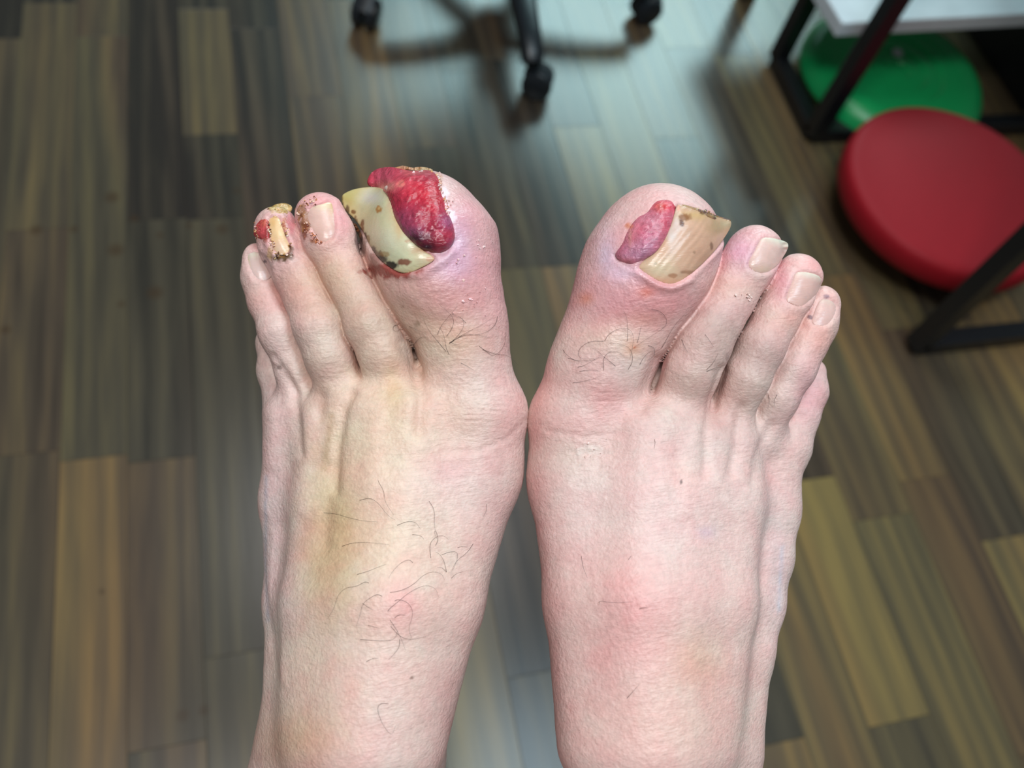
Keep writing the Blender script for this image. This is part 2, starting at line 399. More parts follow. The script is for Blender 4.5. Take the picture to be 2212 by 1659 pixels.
# cheap vectorised value noise
_rng = np.random.RandomState(7); _LAT = _rng.rand(64, 64, 64).astype(np.float32)
def vnoise(P, s, o=0):
    q = P * s + 17.3 * (o + 1) + 1000; i = np.floor(q).astype(int); f = q - i; f = f * f * (3 - 2 * f); r = 0
    for a in (0, 1):
        for b in (0, 1):
            for c in (0, 1):
                wgt = (f[:, 0] if a else 1 - f[:, 0]) * (f[:, 1] if b else 1 - f[:, 1]) * (f[:, 2] if c else 1 - f[:, 2])
                r = r + wgt * _LAT[(i[:, 0] + a) & 63, (i[:, 1] + b) & 63, (i[:, 2] + c) & 63]
    return r * 2 - 1
def fbm(P, s, o=0, n=3): return sum(vnoise(P, s * 2 ** k, o + k) / 2 ** k for k in range(n))
def blotch(cols, px, py, items, P=None, rag=.25):
    j = fbm(P, 260, 3) if P is not None else 0
    for x, y, rx, ry, c, st in items:
        g = ((px - x) / rx) ** 2 + ((py - y) / ry) ** 2
        wgt = (st * np.exp(-g * (1 + rag * j)))[:, None]; wgt = np.clip(wgt, 0, 1)
        cols = cols * (1 - wgt) + lin(c) * wgt
    return cols
def sharpblot(cols, px, py, items, P):
    j = fbm(P, 500, 5)
    for x, y, rx, ry, c, st in items:
        g = np.sqrt(((px - x) / rx) ** 2 + ((py - y) / ry) ** 2) + .35 * j
        wgt = (st * np.clip((1.15 - g) / .4, 0, 1))[:, None]; cols = cols * (1 - wgt) + lin(c) * wgt
    return cols

def make_foot(fn, lo, hi, spec, parent):
    V, Q = surface(fn, lo, hi, .00074)
    n = grad(fn, V)
    for _ in range(2): V = V - n * (fn(V) / GM[0])[:, None] * .8
    px, py = pix(V); front = np.clip((n * (-V / np.linalg.norm(V, axis=1, keepdims=True))).sum(1) * 4, 0, 1)
    front = front * (py < 1780)
    disp = np.zeros(len(V))
    for line, wd, amp in spec['strokes']:
        L = np.array(line, float); mm = (px > L[:, 0].min() - 4 * wd) & (px < L[:, 0].max() + 4 * wd) & (py > L[:, 1].min() - 4 * wd) & (py < L[:, 1].max() + 4 * wd)
        d = segd(px[mm], py[mm], line); disp[mm] += amp * 1e-3 * np.exp(-(d / wd) ** 2) * front[mm]
    for x, y, rx, ry, ang, lam, amp in spec['wrinkles']:
        ca, sa = math.cos(math.radians(ang)), math.sin(math.radians(ang))
        mask = np.exp(-((px - x) / rx) ** 2 - ((py - y) / ry) ** 2)
        mm = mask > .03; wv = fbm(V[mm], 60, 1, 2)
        ph = ((px[mm] - x) * -sa + (py[mm] - y) * ca + 10 * wv) / lam * 2 * math.pi
        disp[mm] += amp * 1e-3 * (np.abs(np.sin(ph * .5)) - .6) * mask[mm] * front[mm] * (.5 + .7 * vnoise(V[mm], 200, 9))
    for poly, press, fold in spec['nailbeds']:
        P = smooth_poly(poly); mm = (px > P[:, 0].min() - 30) & (px < P[:, 0].max() + 30) & (py > P[:, 1].min() - 30) & (py < P[:, 1].max() + 30)
        d = polysd(px[mm], py[mm], P)
        disp[mm] += (-press * 1e-3 * np.clip(d / 5 + .6, 0, 1) + fold * 1e-3 * np.exp(-((d + 8) / 7) ** 2)) * front[mm]
    disp += .00010 * fbm(V, 170, 2) + .00003 * vnoise(V, 900, 4)
    for x, y, rx, ry, sc_, amp in spec['rough']:
        mask = np.exp(-((px - x) / rx) ** 2 - ((py - y) / ry) ** 2); mm = mask > .05
        disp[mm] += amp * 1e-3 * mask[mm] * fbm(V[mm], sc_, 6) * front[mm]
    V = V + n * disp[:, None]
    cols = np.tile(lin(spec['base']), (len(V), 1)); cols = cols * (1 + .05 * fbm(V, 42, 8)[:, None] * np.array([.9, .9, .8]) + .06 * fbm(V, 75, 2)[:, None] * np.array([.3, -1, -.9]))
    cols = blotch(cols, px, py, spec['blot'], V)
    cols = sharpblot(cols, px, py, spec['sharp'], V)
    for line, wd, c, st in spec['ink']:
        L = np.array(line, float); mm = (px > L[:, 0].min() - 4 * wd) & (px < L[:, 0].max() + 4 * wd) & (py > L[:, 1].min() - 4 * wd) & (py < L[:, 1].max() + 4 * wd)
        d = segd(px[mm], py[mm], line); j = .5 + .8 * (vnoise(V[mm], 700, 3) * .5 + .5)
        wgt = np.clip(st * np.exp(-(d / wd) ** 2) * j, 0, 1)[:, None]; cols[mm] = cols[mm] * (1 - wgt) + lin(c) * wgt
    cols = cols * np.array([1.02, 1.10, 1.15])
    wet = np.zeros(len(V))
    for x, y, rx, ry, st in spec['wet']: wet = np.maximum(wet, st * np.exp(-((px - x) / rx) ** 2 - ((py - y) / ry) ** 2))
    return mesh_np('foot', cam2w(V), Q, SKIN, parent, np.clip(cols, 0, 1), wet=wet)

def pillow(name, fn, poly, hfun, mat, parent, base, blot=(), sharp=(), step=2.0, thick=.0022, sm=2, under=4, wetv=.3, smooth_it=3, colf=None, surf=None):
    """solid patch lying on the traced surface inside the outline; hfun(dist_px, px, py, P) -> height in mm"""
    P = smooth_poly(poly, sm); x0, y0 = P.min(0) - 3 * step; x1, y1 = P.max(0) + 3 * step
    xs = np.arange(x0, x1, step); ys = np.arange(y0, y1, step); GX, GY = np.meshgrid(xs, ys, indexing='ij'); sh = GX.shape
    gx, gy = GX.ravel().copy(), GY.ravel().copy(); D = trace(surf or fn, gx, gy).reshape(sh)
    D = np.where(np.isfinite(D), D, np.nan)
    for _ in range(200):                                     # carry the surface on past the silhouette
        if not np.isnan(D).any(): break
        pad = np.pad(D, 1, constant_values=np.nan); st = np.stack([pad[:-2, 1:-1], pad[2:, 1:-1], pad[1:-1, :-2], pad[1:-1, 2:]])
        cnt = (~np.isnan(st)).sum(0); mean = np.nansum(st, 0) / np.maximum(cnt, 1); D = np.where(np.isnan(D) & (cnt > 0), mean + .00012, D)
    for _ in range(smooth_it):
        pad = np.pad(D, 1, mode='edge'); D = (pad[:-2, 1:-1] + pad[2:, 1:-1] + pad[1:-1, :-2] + pad[1:-1, 2:] + D * 2) / 6
    d = polysd(gx, gy, P)
    # snap rim vertices onto the outline
    gyd = np.gradient(d.reshape(sh), step); gX, gY = gyd[0].ravel(), gyd[1].ravel(); gl = np.hypot(gX, gY) + 1e-6
    snap = np.abs(d) < step * .72; gx[snap] -= (gX / gl * d)[snap]; gy[snap] -= (gY / gl * d)[snap]; d2_ = np.where(snap, 0, d)
    keep = d2_ >= 0; kid = keep.reshape(sh)
    quad = kid[:-1, :-1] & kid[1:, :-1] & kid[1:, 1:] & kid[:-1, 1:]
    I = np.arange(len(gx)).reshape(sh); q = np.argwhere(quad); a, b = q[:, 0], q[:, 1]
    Qt = np.stack([I[a, b], I[a, b + 1], I[a + 1, b + 1], I[a + 1, b]], 1)[:, ::-1]
    used = np.unique(Qt); mp = np.full(len(gx), -1); mp[used] = np.arange(len(used)); Qt = mp[Qt]
    gx, gy, dd, DD = gx[used], gy[used], d2_[used], D.ravel()[used]
    base3 = np.stack([(gx - CX) / F * DD, (CY - gy) / F * DD, -DD], 1)
    hmm = hfun(dd, gx, gy, base3) * 1e-3
    Dt = DD - hmm; top = np.stack([(gx - CX) / F * Dt, (CY - gy) / F * Dt, -Dt], 1)
    Db = Dt + thick; bot = np.stack([(gx - CX) / F * Db, (CY - gy) / F * Db, -Db], 1)
    m = len(top); V = np.concatenate([top, bot]); Qb = Qt[:, ::-1] + m
    E = np.concatenate([Qt[:, [0, 1]], Qt[:, [1, 2]], Qt[:, [2, 3]], Qt[:, [3, 0]]])
    key = set(map(tuple, E)); rim = np.array([e for e in key if (e[1], e[0]) not in key])
    Qs = np.stack([rim[:, 1], rim[:, 0], rim[:, 0] + m, rim[:, 1] + m], 1)
    Qall = np.concatenate([Qt, Qb, Qs]); pxx, pyy = np.r_[gx, gx], np.r_[gy, gy]
    cols = np.tile(lin(base), (2 * m, 1)); BB = np.r_[base3, base3]
    if colf is not None: cols = colf(cols, np.r_[dd, dd], pxx, pyy, BB)
    cols = blotch(cols, pxx, pyy, blot, BB, .5); cols = sharpblot(cols, pxx, pyy, sharp, BB)
    wet = np.full(2 * m, wetv)
    return mesh_np(name, cam2w(V), Qall, mat, parent, np.clip(cols, 0, 1), wet=wet)

def nail_h(dome=.35, edge=.25, ridges=.02, axis=None, tipd=None):
    def h(d, px, py, P):
        v = edge + dome * (1 - np.exp(-d / 9.0))
        if tipd is not None:
            tx, ty, dx, dy, ln = tipd; v = v + .8 * np.clip(((px - tx) * dx + (py - ty) * dy + ln) / ln, 0, 1) ** 2
        if axis is not None:
            ax, ay = axis; u = (-(px) * ay + py * ax); v = v + ridges * np.sin(u * .9 + 2 * vnoise(P, 300, 2))
        return v
    return h
def lump_h(Hm, fall, rough, sc_):
    def h(d, px, py, P):
        e = 1 - np.exp(-np.maximum(d, 0) / fall); return -.25 + Hm * e + rough * e * fbm(P, sc_, 2)
    return h
def nail_cols(tip, tipdir, c0, w0):
    """paler/yellower free edge"""
    def f(cols, d, px, py, P):
        u = (px - tip[0]) * tipdir[0] + (py - tip[1]) * tipdir[1]
        wgt = np.clip(1 - (-u) / w0, 0, 1)[:, None] ** 1.5
        cols = cols * (1 - wgt) + lin(c0) * wgt
        return cols * (1 + .04 * fbm(P, 500, 1)[:, None])
    return f
#@@FEET
# ------------------------------------------------------------------ FEET
person = empty('person', tuple(cam2w(U(1130, 1250, .33))))
tag(person, 'barefoot person, both feet held side by side above the floor, big toes sore', 'person')

# --- image-left foot
def mt(nodes): return Chain(nodes, .006)
body = [
    mt([(1028, 905, 112, .341), (1005, 1020, 118, .341), (935, 1300, 105, .325), (865, 1600, 100, .312)]),
    mt([(900, 900, 84, .332), (880, 1080, 92, .327), (850, 1300, 100, .315), (815, 1600, 110, .306)]),
    mt([(805, 890, 76, .333), (800, 1080, 88, .330), (775, 1300, 95, .318), (760, 1600, 110, .308)]),
    mt([(712, 905, 70, .338), (712, 1080, 82, .337), (700, 1300, 88, .326), (705, 1600, 105, .317)]),
    mt([(636, 900, 66, .348), (634, 1080, 67, .350), (650, 1300, 74, .342), (665, 1600, 98, .332)]),
    Chain([(905, 700, 34, .352), (890, 850, 46, .346)]), Chain([(800, 800, 40, .350), (800, 880, 46, .346)]), Chain([(700, 810, 34, .352), (700, 880, 40, .348)]), Chain([(625, 780, 28, .358), (640, 870, 36, .354)]),
    # plantar pad, arch and heel
    Chain([(1000, 890, 110, .362), (960, 1080, 100, .367), (880, 1350, 95, .365), (790, 1640, 130, .368)], .01),
    Chain([(840, 880, 110, .362), (820, 1100, 120, .362), (780, 1350, 120, .362)], .01),
    Chain([(690, 880, 80, .364), (695, 1100, 84, .366), (705, 1350, 95, .362), (720, 1600, 130, .365)], .01),
]
P0 = U(762, 1640, .350)
class Seg:
    def __init__(s, a, b, ra, rb): s.a, s.b, s.ra, s.rb = a.astype(np.float32), b.astype(np.float32), ra, rb
    def __call__(s, p): return cap(p, s.a, s.b, s.ra, s.rb)
legs = [Seg(P0, P0 + np.array([0, -.115, .06]), .0315, .040), Seg(P0, U(745, 1720, .405), .030, .028),
        Seg(U(592, 1745, .335), U(600, 1780, .34), .009, .010)]
toes = [
    Multi([Chain([(1015, 880, 112, .341), (1000, 775, 94, .338), (990, 700, 100, .336), (953, 620, 125, .336), (935, 535, 137, .338), (915, 478, 108, .340)], .006), Chain([(836, 470, 56, .347), (846, 535, 68, .345), (868, 595, 70, .343), (915, 670, 70, .341)], .004)], .006),
    Chain([(868, 860, 60, .337), (830, 760, 57, .331), (798, 700, 56, .330), (772, 645, 51, .333), (745, 595, 50, .335), (712, 525, 59, .338), (692, 472, 56, .340)], .004),
    Chain([(745, 860, 56, .338), (712, 765, 52, .333), (692, 705, 54, .333), (665, 640, 50, .337), (645, 590, 52, .339), (615, 535, 52, .341), (598, 495, 48, .343)], .004),
    Chain([(672, 880, 46, .345), (643, 800, 44, .343), (608, 715, 46, .342), (582, 650, 42, .345), (565, 600, 39, .346), (562, 560, 37, .347)], .004),
    Chain([(630, 890, 56, .356), (598, 800, 38, .358), (592, 740, 34, .362), (605, 690, 30, .366)], .004),
]
left = Foot(body, toes, legs)
N_L_BIG = [(735, 424), (752, 413), (775, 406), (812, 403), (834, 411), (845, 441), (853, 473), (867, 495), (890, 522), (914, 542), (941, 556), (934, 566), (901, 583), (880, 591), (860, 588), (835, 573), (811, 553), (795, 522), (782, 495), (765, 470), (745, 455)]
N_L_2 = [(665, 455), (674, 446), (696, 441), (715, 435), (720, 450), (725, 482), (726, 502), (714, 520), (696, 527), (683, 515), (672, 495), (663, 473)]
N_L_3 = [(580, 473), (589, 468), (603, 468), (608, 486), (618, 513), (627, 531), (625, 543), (616, 551), (600, 551), (589, 537), (583, 513), (579, 493)]
N_L_4 = [(531, 546), (554, 543), (571, 553), (581, 565), (588, 587), (586, 600), (571, 608), (554, 607), (542, 593), (535, 571)]
specL = dict(
    base=(214, 185, 171),
    strokes=[([(650, 980), (640, 890), (634, 845), (600, 800)], 11, -1.3), ([(722, 1060), (728, 960), (742, 880), (760, 850)], 12, -1.5), ([(690, 900), (694, 860)], 14, -1.2),
             ([(905, 930), (910, 860), (897, 790), (870, 740)], 16, -1.6), ([(640, 850), (615, 800), (590, 770)], 8, -.8),
             ([(800, 1050), (812, 900)], 26, .9), ([(655, 1100), (665, 900)], 20, .7), ([(585, 1000), (590, 900)], 16, .6),
             ([(700, 1180), (712, 1010)], 16, -.9), ([(572, 1120), (568, 1250), (590, 1380), (600, 1470)], 8, -.3), ([(592, 1150), (582, 1260), (600, 1370), (612, 1470)], 9, .35),
             ([(880, 590), (910, 598), (950, 570), (975, 545)], 9, .9), ([(935, 545), (960, 545), (985, 520)], 8, -.8),
             ([(975, 700), (1060, 690)], 5, -.2), ([(860, 660), (900, 690), (960, 700)], 20, -.7),
             ([(600, 690), (640, 700)], 30, .5), ([(1140, 905), (1100, 945), (1030, 975), (960, 975)], 6, -.35), ([(560, 790), (600, 792)], 5, -.4)],
    wrinkles=[(1040, 880, 110, 60, 6, 11, .55), (990, 960, 120, 40, -6, 13, .22), (965, 740, 60, 50, 0, 10, .25), (820, 760, 30, 40, 10, 7, .15), (640, 700, 30, 30, 5, 7, .14), (700, 740, 30, 40, 5, 7, .12), (880, 1300, 160, 130, -30, 13, .10)],
    nailbeds=[(N_L_BIG, 1.3, .5), (N_L_2, .7, .30), (N_L_3, .8, .7), (N_L_4, .6, .25)],
    rough=[(655, 480, 14, 34, 700, 1.0), (608, 556, 32, 12, 700, 1.0), (600, 450, 30, 14, 600, 1.0), (1000, 610, 60, 40, 600, .12), (960, 480, 20, 60, 500, .35)],
    blot=[(950, 600, 175, 140, (206, 140, 138), .85), (1010, 480, 90, 130, (214, 150, 150), .7), (1075, 600, 50, 200, (210, 160, 158), .5), (990, 520, 30, 60, (206, 172, 196), .6), (950, 372, 40, 30, (222, 178, 175), .6),
          (970, 575, 50, 35, (205, 165, 190), .55), (930, 640, 90, 30, (196, 128, 126), .4), (900, 700, 60, 40, (205, 160, 130), .5),
          (985, 735, 70, 45, (214, 185, 150), .55), (1120, 850, 60, 120, (214, 168, 160), .6), (1010, 905, 90, 45, (212, 165, 148), .45),
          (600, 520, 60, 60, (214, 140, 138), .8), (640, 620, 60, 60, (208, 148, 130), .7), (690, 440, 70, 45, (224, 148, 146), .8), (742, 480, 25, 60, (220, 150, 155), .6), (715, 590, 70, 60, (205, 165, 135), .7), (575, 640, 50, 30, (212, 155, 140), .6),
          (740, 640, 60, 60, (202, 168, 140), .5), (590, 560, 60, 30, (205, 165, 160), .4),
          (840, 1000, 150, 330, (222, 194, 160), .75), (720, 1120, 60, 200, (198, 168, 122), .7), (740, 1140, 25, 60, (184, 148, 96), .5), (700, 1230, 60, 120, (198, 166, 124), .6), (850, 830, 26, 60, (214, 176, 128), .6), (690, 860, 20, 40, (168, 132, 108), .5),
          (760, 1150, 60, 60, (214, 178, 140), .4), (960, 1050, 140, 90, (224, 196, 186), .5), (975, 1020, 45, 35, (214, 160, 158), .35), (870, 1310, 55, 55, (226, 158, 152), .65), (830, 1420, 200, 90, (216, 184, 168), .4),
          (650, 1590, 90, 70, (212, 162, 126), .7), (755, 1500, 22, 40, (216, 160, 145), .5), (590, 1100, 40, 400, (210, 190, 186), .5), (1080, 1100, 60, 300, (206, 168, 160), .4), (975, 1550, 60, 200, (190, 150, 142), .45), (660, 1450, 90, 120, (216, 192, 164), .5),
          (600, 1620, 40, 60, (170, 150, 120), .4), (585, 900, 30, 120, (212, 172, 160), .4), (800, 690, 80, 80, (192, 166, 142), .7), (690, 780, 60, 60, (196, 170, 150), .5), (880, 740, 40, 80, (168, 140, 128), .35)],  # tan toe blots hold natural brown skin and painted shade between the toes
    sharp=[(662, 478, 10, 28, (150, 100, 66), .9), (658, 500, 8, 14, (130, 62, 40), .8), (680, 520, 12, 6, (150, 90, 50), .8), (652, 455, 10, 16, (160, 110, 76), .8), (608, 556, 26, 8, (94, 66, 40), .95), (600, 448, 30, 14, (196, 168, 108), .9),
           (575, 500, 10, 22, (150, 60, 40), .85), (614, 490, 5, 22, (170, 96, 60), .8), (628, 545, 6, 14, (90, 60, 34), .8), (586, 545, 6, 20, (170, 130, 80), .7), (628, 480, 9, 26, (214, 120, 124), .6),
           (845, 584, 60, 18, (142, 52, 42), .9), (810, 570, 14, 30, (120, 60, 48), .6), (776, 500, 9, 44, (120, 92, 86), .7), (785, 530, 9, 22, (100, 70, 60), .6), (962, 440, 9, 34, (232, 214, 218), .7), (972, 470, 16, 12, (238, 226, 228), .7), (948, 385, 8, 22, (190, 130, 100), .6),
           (570, 566, 4, 3, (60, 56, 66), .8), (672, 440, 4, 3, (80, 66, 80), .7), (900, 700, 8, 6, (120, 96, 70), .5), (597, 795, 4, 4, (90, 66, 56), .6), (868, 665, 4, 3, (120, 90, 70), .4), (889, 1464, 3, 3, (120, 90, 76), .7)],
    ink=[([(575, 1030), (572, 1200), (578, 1340)], 5, (176, 170, 172), .7), ([(700, 1010), (716, 900)], 8, (170, 140, 104), .5)],
    wet=[(980, 500, 60, 110, .8), (600, 500, 60, 70, .7), (950, 620, 120, 80, .45), (660, 500, 30, 50, .8), (970, 740, 70, 40, .4), (840, 590, 60, 20, 1)],
)
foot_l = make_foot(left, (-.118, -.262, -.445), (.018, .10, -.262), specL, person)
foot_l.location = -person.location
foot_l['label'] = 'foot with raw red flesh bulging over the big toe and crusted third toe'

def yellow_nail(cols, d, px, py, P):
    st = fbm(P * np.array([1, 1, 1]), 220, 3)[:, None]
    cols = cols * (1 + .06 * st); wgt = (.75 * np.exp(-d / 4.5) * (.6 + .6 * fbm(P, 400, 5)))[:, None].clip(0, 1)
    return cols * (1 - wgt) + lin((178, 146, 96)) * wgt
pillow('toenail', left, N_L_BIG, lambda d, px, py, P: .2 + 1.5 * (1 - np.exp(-d / 16)) + 2.6 * np.clip((800 - px) / 65, 0, 1) ** 1.2 + .10 * np.sin(((px - 735) * .62 + (py - 424) * .78) * .16 + 1.2 * vnoise(P, 120, 1)) + .22 * np.exp(-((((px - 735) * .62 + (py - 424) * .78) - 118) / 8) ** 2),
       NAIL, foot_l, (202, 196, 156),
       blot=[(750, 428, 26, 26, (170, 152, 84), .85), (770, 414, 30, 12, (186, 170, 108), .6), (803, 428, 24, 16, (205, 194, 192), .7), (840, 520, 40, 30, (214, 206, 188), .5), (870, 545, 40, 30, (204, 210, 180), .5), (920, 560, 22, 12, (214, 190, 160), .7), (845, 425, 9, 40, (190, 140, 110), .6), (862, 490, 10, 30, (190, 150, 100), .6), (905, 540, 22, 10, (180, 120, 84), .6), (757, 470, 16, 30, (176, 146, 86), .6), (800, 545, 18, 24, (150, 116, 66), .6)],
       sharp=[(818, 452, 8, 9, (176, 118, 52), .9), (819, 450, 3, 4, (226, 190, 130), .6), (764, 458, 5, 4, (110, 70, 30), .9), (783, 490, 4, 17, (120, 76, 42), .9), (795, 517, 5, 10, (130, 92, 44), .7), (812, 552, 16, 12, (96, 66, 42), .85), (822, 560, 12, 9, (34, 28, 26), .9), (848, 572, 14, 8, (30, 24, 24), .95),
              (872, 566, 16, 7, (120, 52, 36), .85), (830, 548, 10, 6, (150, 112, 60), .6), (888, 520, 14, 4, (170, 110, 80), .5), (738, 434, 4, 20, (96, 76, 36), .8), (750, 455, 4, 12, (90, 66, 40), .9), (768, 480, 4, 12, (110, 76, 46), .8), (788, 512, 4, 14, (84, 56, 36), .9), (805, 540, 7, 12, (70, 50, 34), .9), (932, 560, 14, 5, (206, 150, 120), .6)], thick=.0016, colf=yellow_nail, wetv=.2, surf=toes[0], smooth_it=90)['label'] = 'thick yellow curved toenail with dark brown crusted rim'
G_L = [(832, 361), (812, 365), (797, 378), (791, 400), (812, 407), (830, 412), (842, 432), (849, 462), (862, 492), (885, 520), (910, 541), (940, 548), (962, 543), (976, 533), (984, 512), (980, 487), (972, 466), (962, 452), (962, 436), (950, 412), (950, 388), (940, 370), (915, 366), (895, 370), (870, 366), (850, 361)]
def gcol(cols, d, px, py, P):
    a = fbm(P, 180, 4)[:, None]; b = fbm(P, 420, 7)[:, None]
    cols = cols * (1 + .16 * a + .10 * b)
    wgt = np.clip(.55 * a + .1, 0, 1); return cols * (1 - wgt * .5) + lin((214, 110, 118)) * wgt * .5
pillow('raw_tissue', left, G_L, lump_h(3.4, 9, .75, 260), TISSUE, foot_l, (178, 54, 74),
       blot=[(830, 382, 36, 24, (206, 100, 122), .9), (880, 395, 26, 18, (222, 92, 104), .6), (905, 415, 30, 26, (205, 34, 56), .8), (835, 403, 20, 10, (222, 158, 140), .8), (868, 470, 34, 34, (146, 62, 90), .8), (888, 503, 34, 24, (120, 82, 112), .85), (925, 480, 24, 26, (160, 44, 66), .6), (925, 533, 34, 13, (40, 18, 32), 1), (898, 515, 26, 10, (60, 28, 46), .9),
             (970, 480, 20, 22, (150, 92, 130), .8), (960, 520, 22, 18, (150, 36, 54), .7), (935, 430, 20, 30, (200, 52, 66), .5), (840, 430, 10, 26, (140, 44, 50), .5), (975, 530, 10, 18, (170, 90, 130), .6), (900, 372, 30, 6, (206, 130, 130), .5)],
       sharp=[(866, 397, 8, 8, (236, 160, 140), .5), (828, 408, 16, 6, (228, 170, 150), .6)], step=1.8, thick=.006, wetv=.55, surf=toes[0], smooth_it=20)['label'] = 'glossy raw red tissue bulging beside the nail'
def crust(fn, poly, par, base, Hm=.7, dark=None, name='crust', rough=.6, wetv=.5, surf=None):
    def cf(cols, d, px, py, P):
        a = fbm(P, 600, 4)[:, None]; cols = cols * (1 + .35 * a)
        if dark is not None:
            wgt = np.clip(.5 + 1.4 * fbm(P, 450, 9), 0, 1)[:, None]; cols = cols * (1 - wgt) + lin(dark) * wgt
        return cols
    return pillow(name, fn, poly, lump_h(Hm, 4, rough, 700), CRUST, par, base, step=1.5, thick=.0016, sm=1, colf=cf, wetv=wetv, surf=surf)
pillow('toenail', toes[1], N_L_2, nail_h(.5, -.75, tipd=(700, 438, .1, -1, 40)), NAIL, foot_l, (216, 178, 166), blot=[(705, 446, 22, 9, (226, 206, 172), .6), (717, 440, 5, 22, (222, 180, 120), .6), (695, 500, 24, 20, (210, 170, 156), .5)], thick=.001, colf=nail_cols((700, 438), (0, -1), (224, 205, 176), 18))
pillow('toenail', toes[2], N_L_3, nail_h(.7, -.4), NAIL, foot_l, (222, 186, 142), blot=[(606, 535, 14, 14, (226, 192, 172), .7), (590, 480, 10, 12, (206, 160, 100), .6), (590, 480, 5, 20, (214, 168, 112), .5)], thick=.0014)['label'] = 'narrow yellowish toenail ringed by crust'
pillow('toenail', toes[3], N_L_4, nail_h(.45, -.75), NAIL, foot_l, (208, 180, 172), blot=[(548, 550, 16, 8, (216, 210, 190), .7), (536, 570, 4, 20, (206, 190, 140), .6)], thick=.001)
crust(left, [(583, 452), (590, 443), (604, 439), (620, 439), (632, 446), (630, 458), (618, 462), (606, 468), (590, 470), (582, 465)], foot_l, (214, 190, 130), .9, (184, 156, 90))['label'] = 'pale yellow crust over the toe tip'
crust(left, [(585, 535), (592, 545), (602, 552), (616, 554), (626, 545), (628, 536), (633, 544), (632, 556), (620, 563), (604, 562), (590, 556), (583, 545)], foot_l, (132, 96, 52), .9, (60, 40, 28))['label'] = 'dark brown crust along the nail base'
crust(left, [(641, 462), (648, 455), (660, 462), (664, 480), (672, 497), (684, 514), (692, 524), (682, 524), (668, 512), (652, 505), (646, 500), (650, 490), (642, 478)], foot_l, (172, 122, 72), .6, (112, 54, 36))['label'] = 'brown crust beside the nail'
pillow('raw_tissue', left, [(547, 508), (549, 492), (560, 475), (570, 467), (578, 470), (582, 485), (583, 505), (582, 522), (570, 520), (556, 515)], lump_h(2.0, 7, .3, 300), TISSUE, foot_l, (204, 84, 86),
       blot=[(576, 500, 6, 16, (110, 30, 26), .8), (570, 480, 8, 8, (206, 120, 90), .6), (555, 500, 9, 12, (216, 92, 96), .6)], step=1.5, thick=.003, colf=gcol, wetv=.9)['label'] = 'swollen red tissue at the side of the nail'
# crusts around the big nail
crust(left, [(740, 452), (750, 462), (766, 478), (780, 503), (792, 528), (806, 552), (800, 556), (788, 538), (776, 512), (762, 486), (746, 464)], foot_l, (80, 58, 44), 1.1, (132, 90, 50), surf=toes[0])
crust(left, [(845, 364), (860, 360), (872, 357), (890, 363), (905, 360), (925, 362), (938, 368), (925, 371), (900, 368), (870, 366)], foot_l, (206, 176, 134), .7, (176, 138, 90))
crust(left, [(958, 420), (966, 428), (966, 444), (974, 456), (968, 466), (952, 472), (944, 482), (940, 476), (948, 466), (960, 458), (958, 440)], foot_l, (236, 228, 226), .5, (216, 190, 178))['label'] = 'white flaking skin'
for (cx_, cy_, s) in ((1002, 606, 5), (794, 380, 3.2), (797, 373, 2.5)):
    crust(left, [(cx_ - s, cy_ - s), (cx_ + s * .4, cy_ - s * 1.2), (cx_ + s, cy_), (cx_ + s * .3, cy_ + s * 1.3), (cx_ - s, cy_ + s * .8)], foot_l, (226, 214, 200), .8, name='skin_flake', rough=.3)

def crumbs(fn, spots, parent, n, rgb, seed, surf=None):
    rr = random.Random(seed); X = []; Y = []
    for _ in range(n):
        x0, y0, x1, y1, wd = rr.choice(spots); t = rr.random(); X.append(x0 + (x1 - x0) * t + rr.gauss(0, wd)); Y.append(y0 + (y1 - y0) * t + rr.gauss(0, wd))
    D = trace(surf or fn, X, Y); V = []; Q = []; C = []
    for x, y, d in zip(X, Y, D):
        if not np.isfinite(d): continue
        c = U(x, y, d - .0004); e = rr.uniform(.00015, .0006); b = len(V)
        for k in range(4):
            a = k * math.pi / 2 + rr.uniform(-.4, .4); V.append(c + np.array([math.cos(a) * e * rr.uniform(.6, 1.4), math.sin(a) * e * rr.uniform(.4, 1.2), rr.uniform(-.0002, .0005)]))
        V.append(c - np.array([0, 0, .0006])); V.append(c + np.array([0, 0, .0003]))
        col = lin(rr.choice(rgb)); C += [col] * 6
        for k in range(4): Q += [(b + k, b + (k + 1) % 4, b + 5), (b + (k + 1) % 4, b + k, b + 4)]
    o = mesh_np('crust_crumbs', cam2w(np.array(V)), np.array(Q), CRUST, parent, np.array(C), False, np.full(len(V), .4)); o['kind'] = 'stuff'; return o
crumbs(left, [(583, 455, 630, 442, 4), (578, 480, 590, 540, 3), (612, 480, 630, 540, 3), (590, 552, 632, 552, 4), (548, 480, 560, 520, 4)], foot_l, 150, [(226, 196, 136), (180, 140, 80), (110, 70, 40), (236, 222, 200)], 3)
crumbs(left, [(645, 455, 665, 500, 5), (665, 500, 690, 525, 4), (655, 445, 690, 425, 4)], foot_l, 90, [(200, 150, 96), (130, 76, 46), (230, 205, 180)], 5)
crumbs(left, [(960, 420, 970, 455, 4), (940, 480, 968, 456, 4), (948, 372, 950, 410, 3), (845, 366, 940, 368, 3)], foot_l, 110, [(246, 240, 238), (230, 214, 206), (214, 176, 120)], 8, toes[0])
crumbs(left, [(960, 585, 1040, 520, 16), (990, 640, 1050, 660, 16)], foot_l, 24, [(244, 226, 222)], 9)

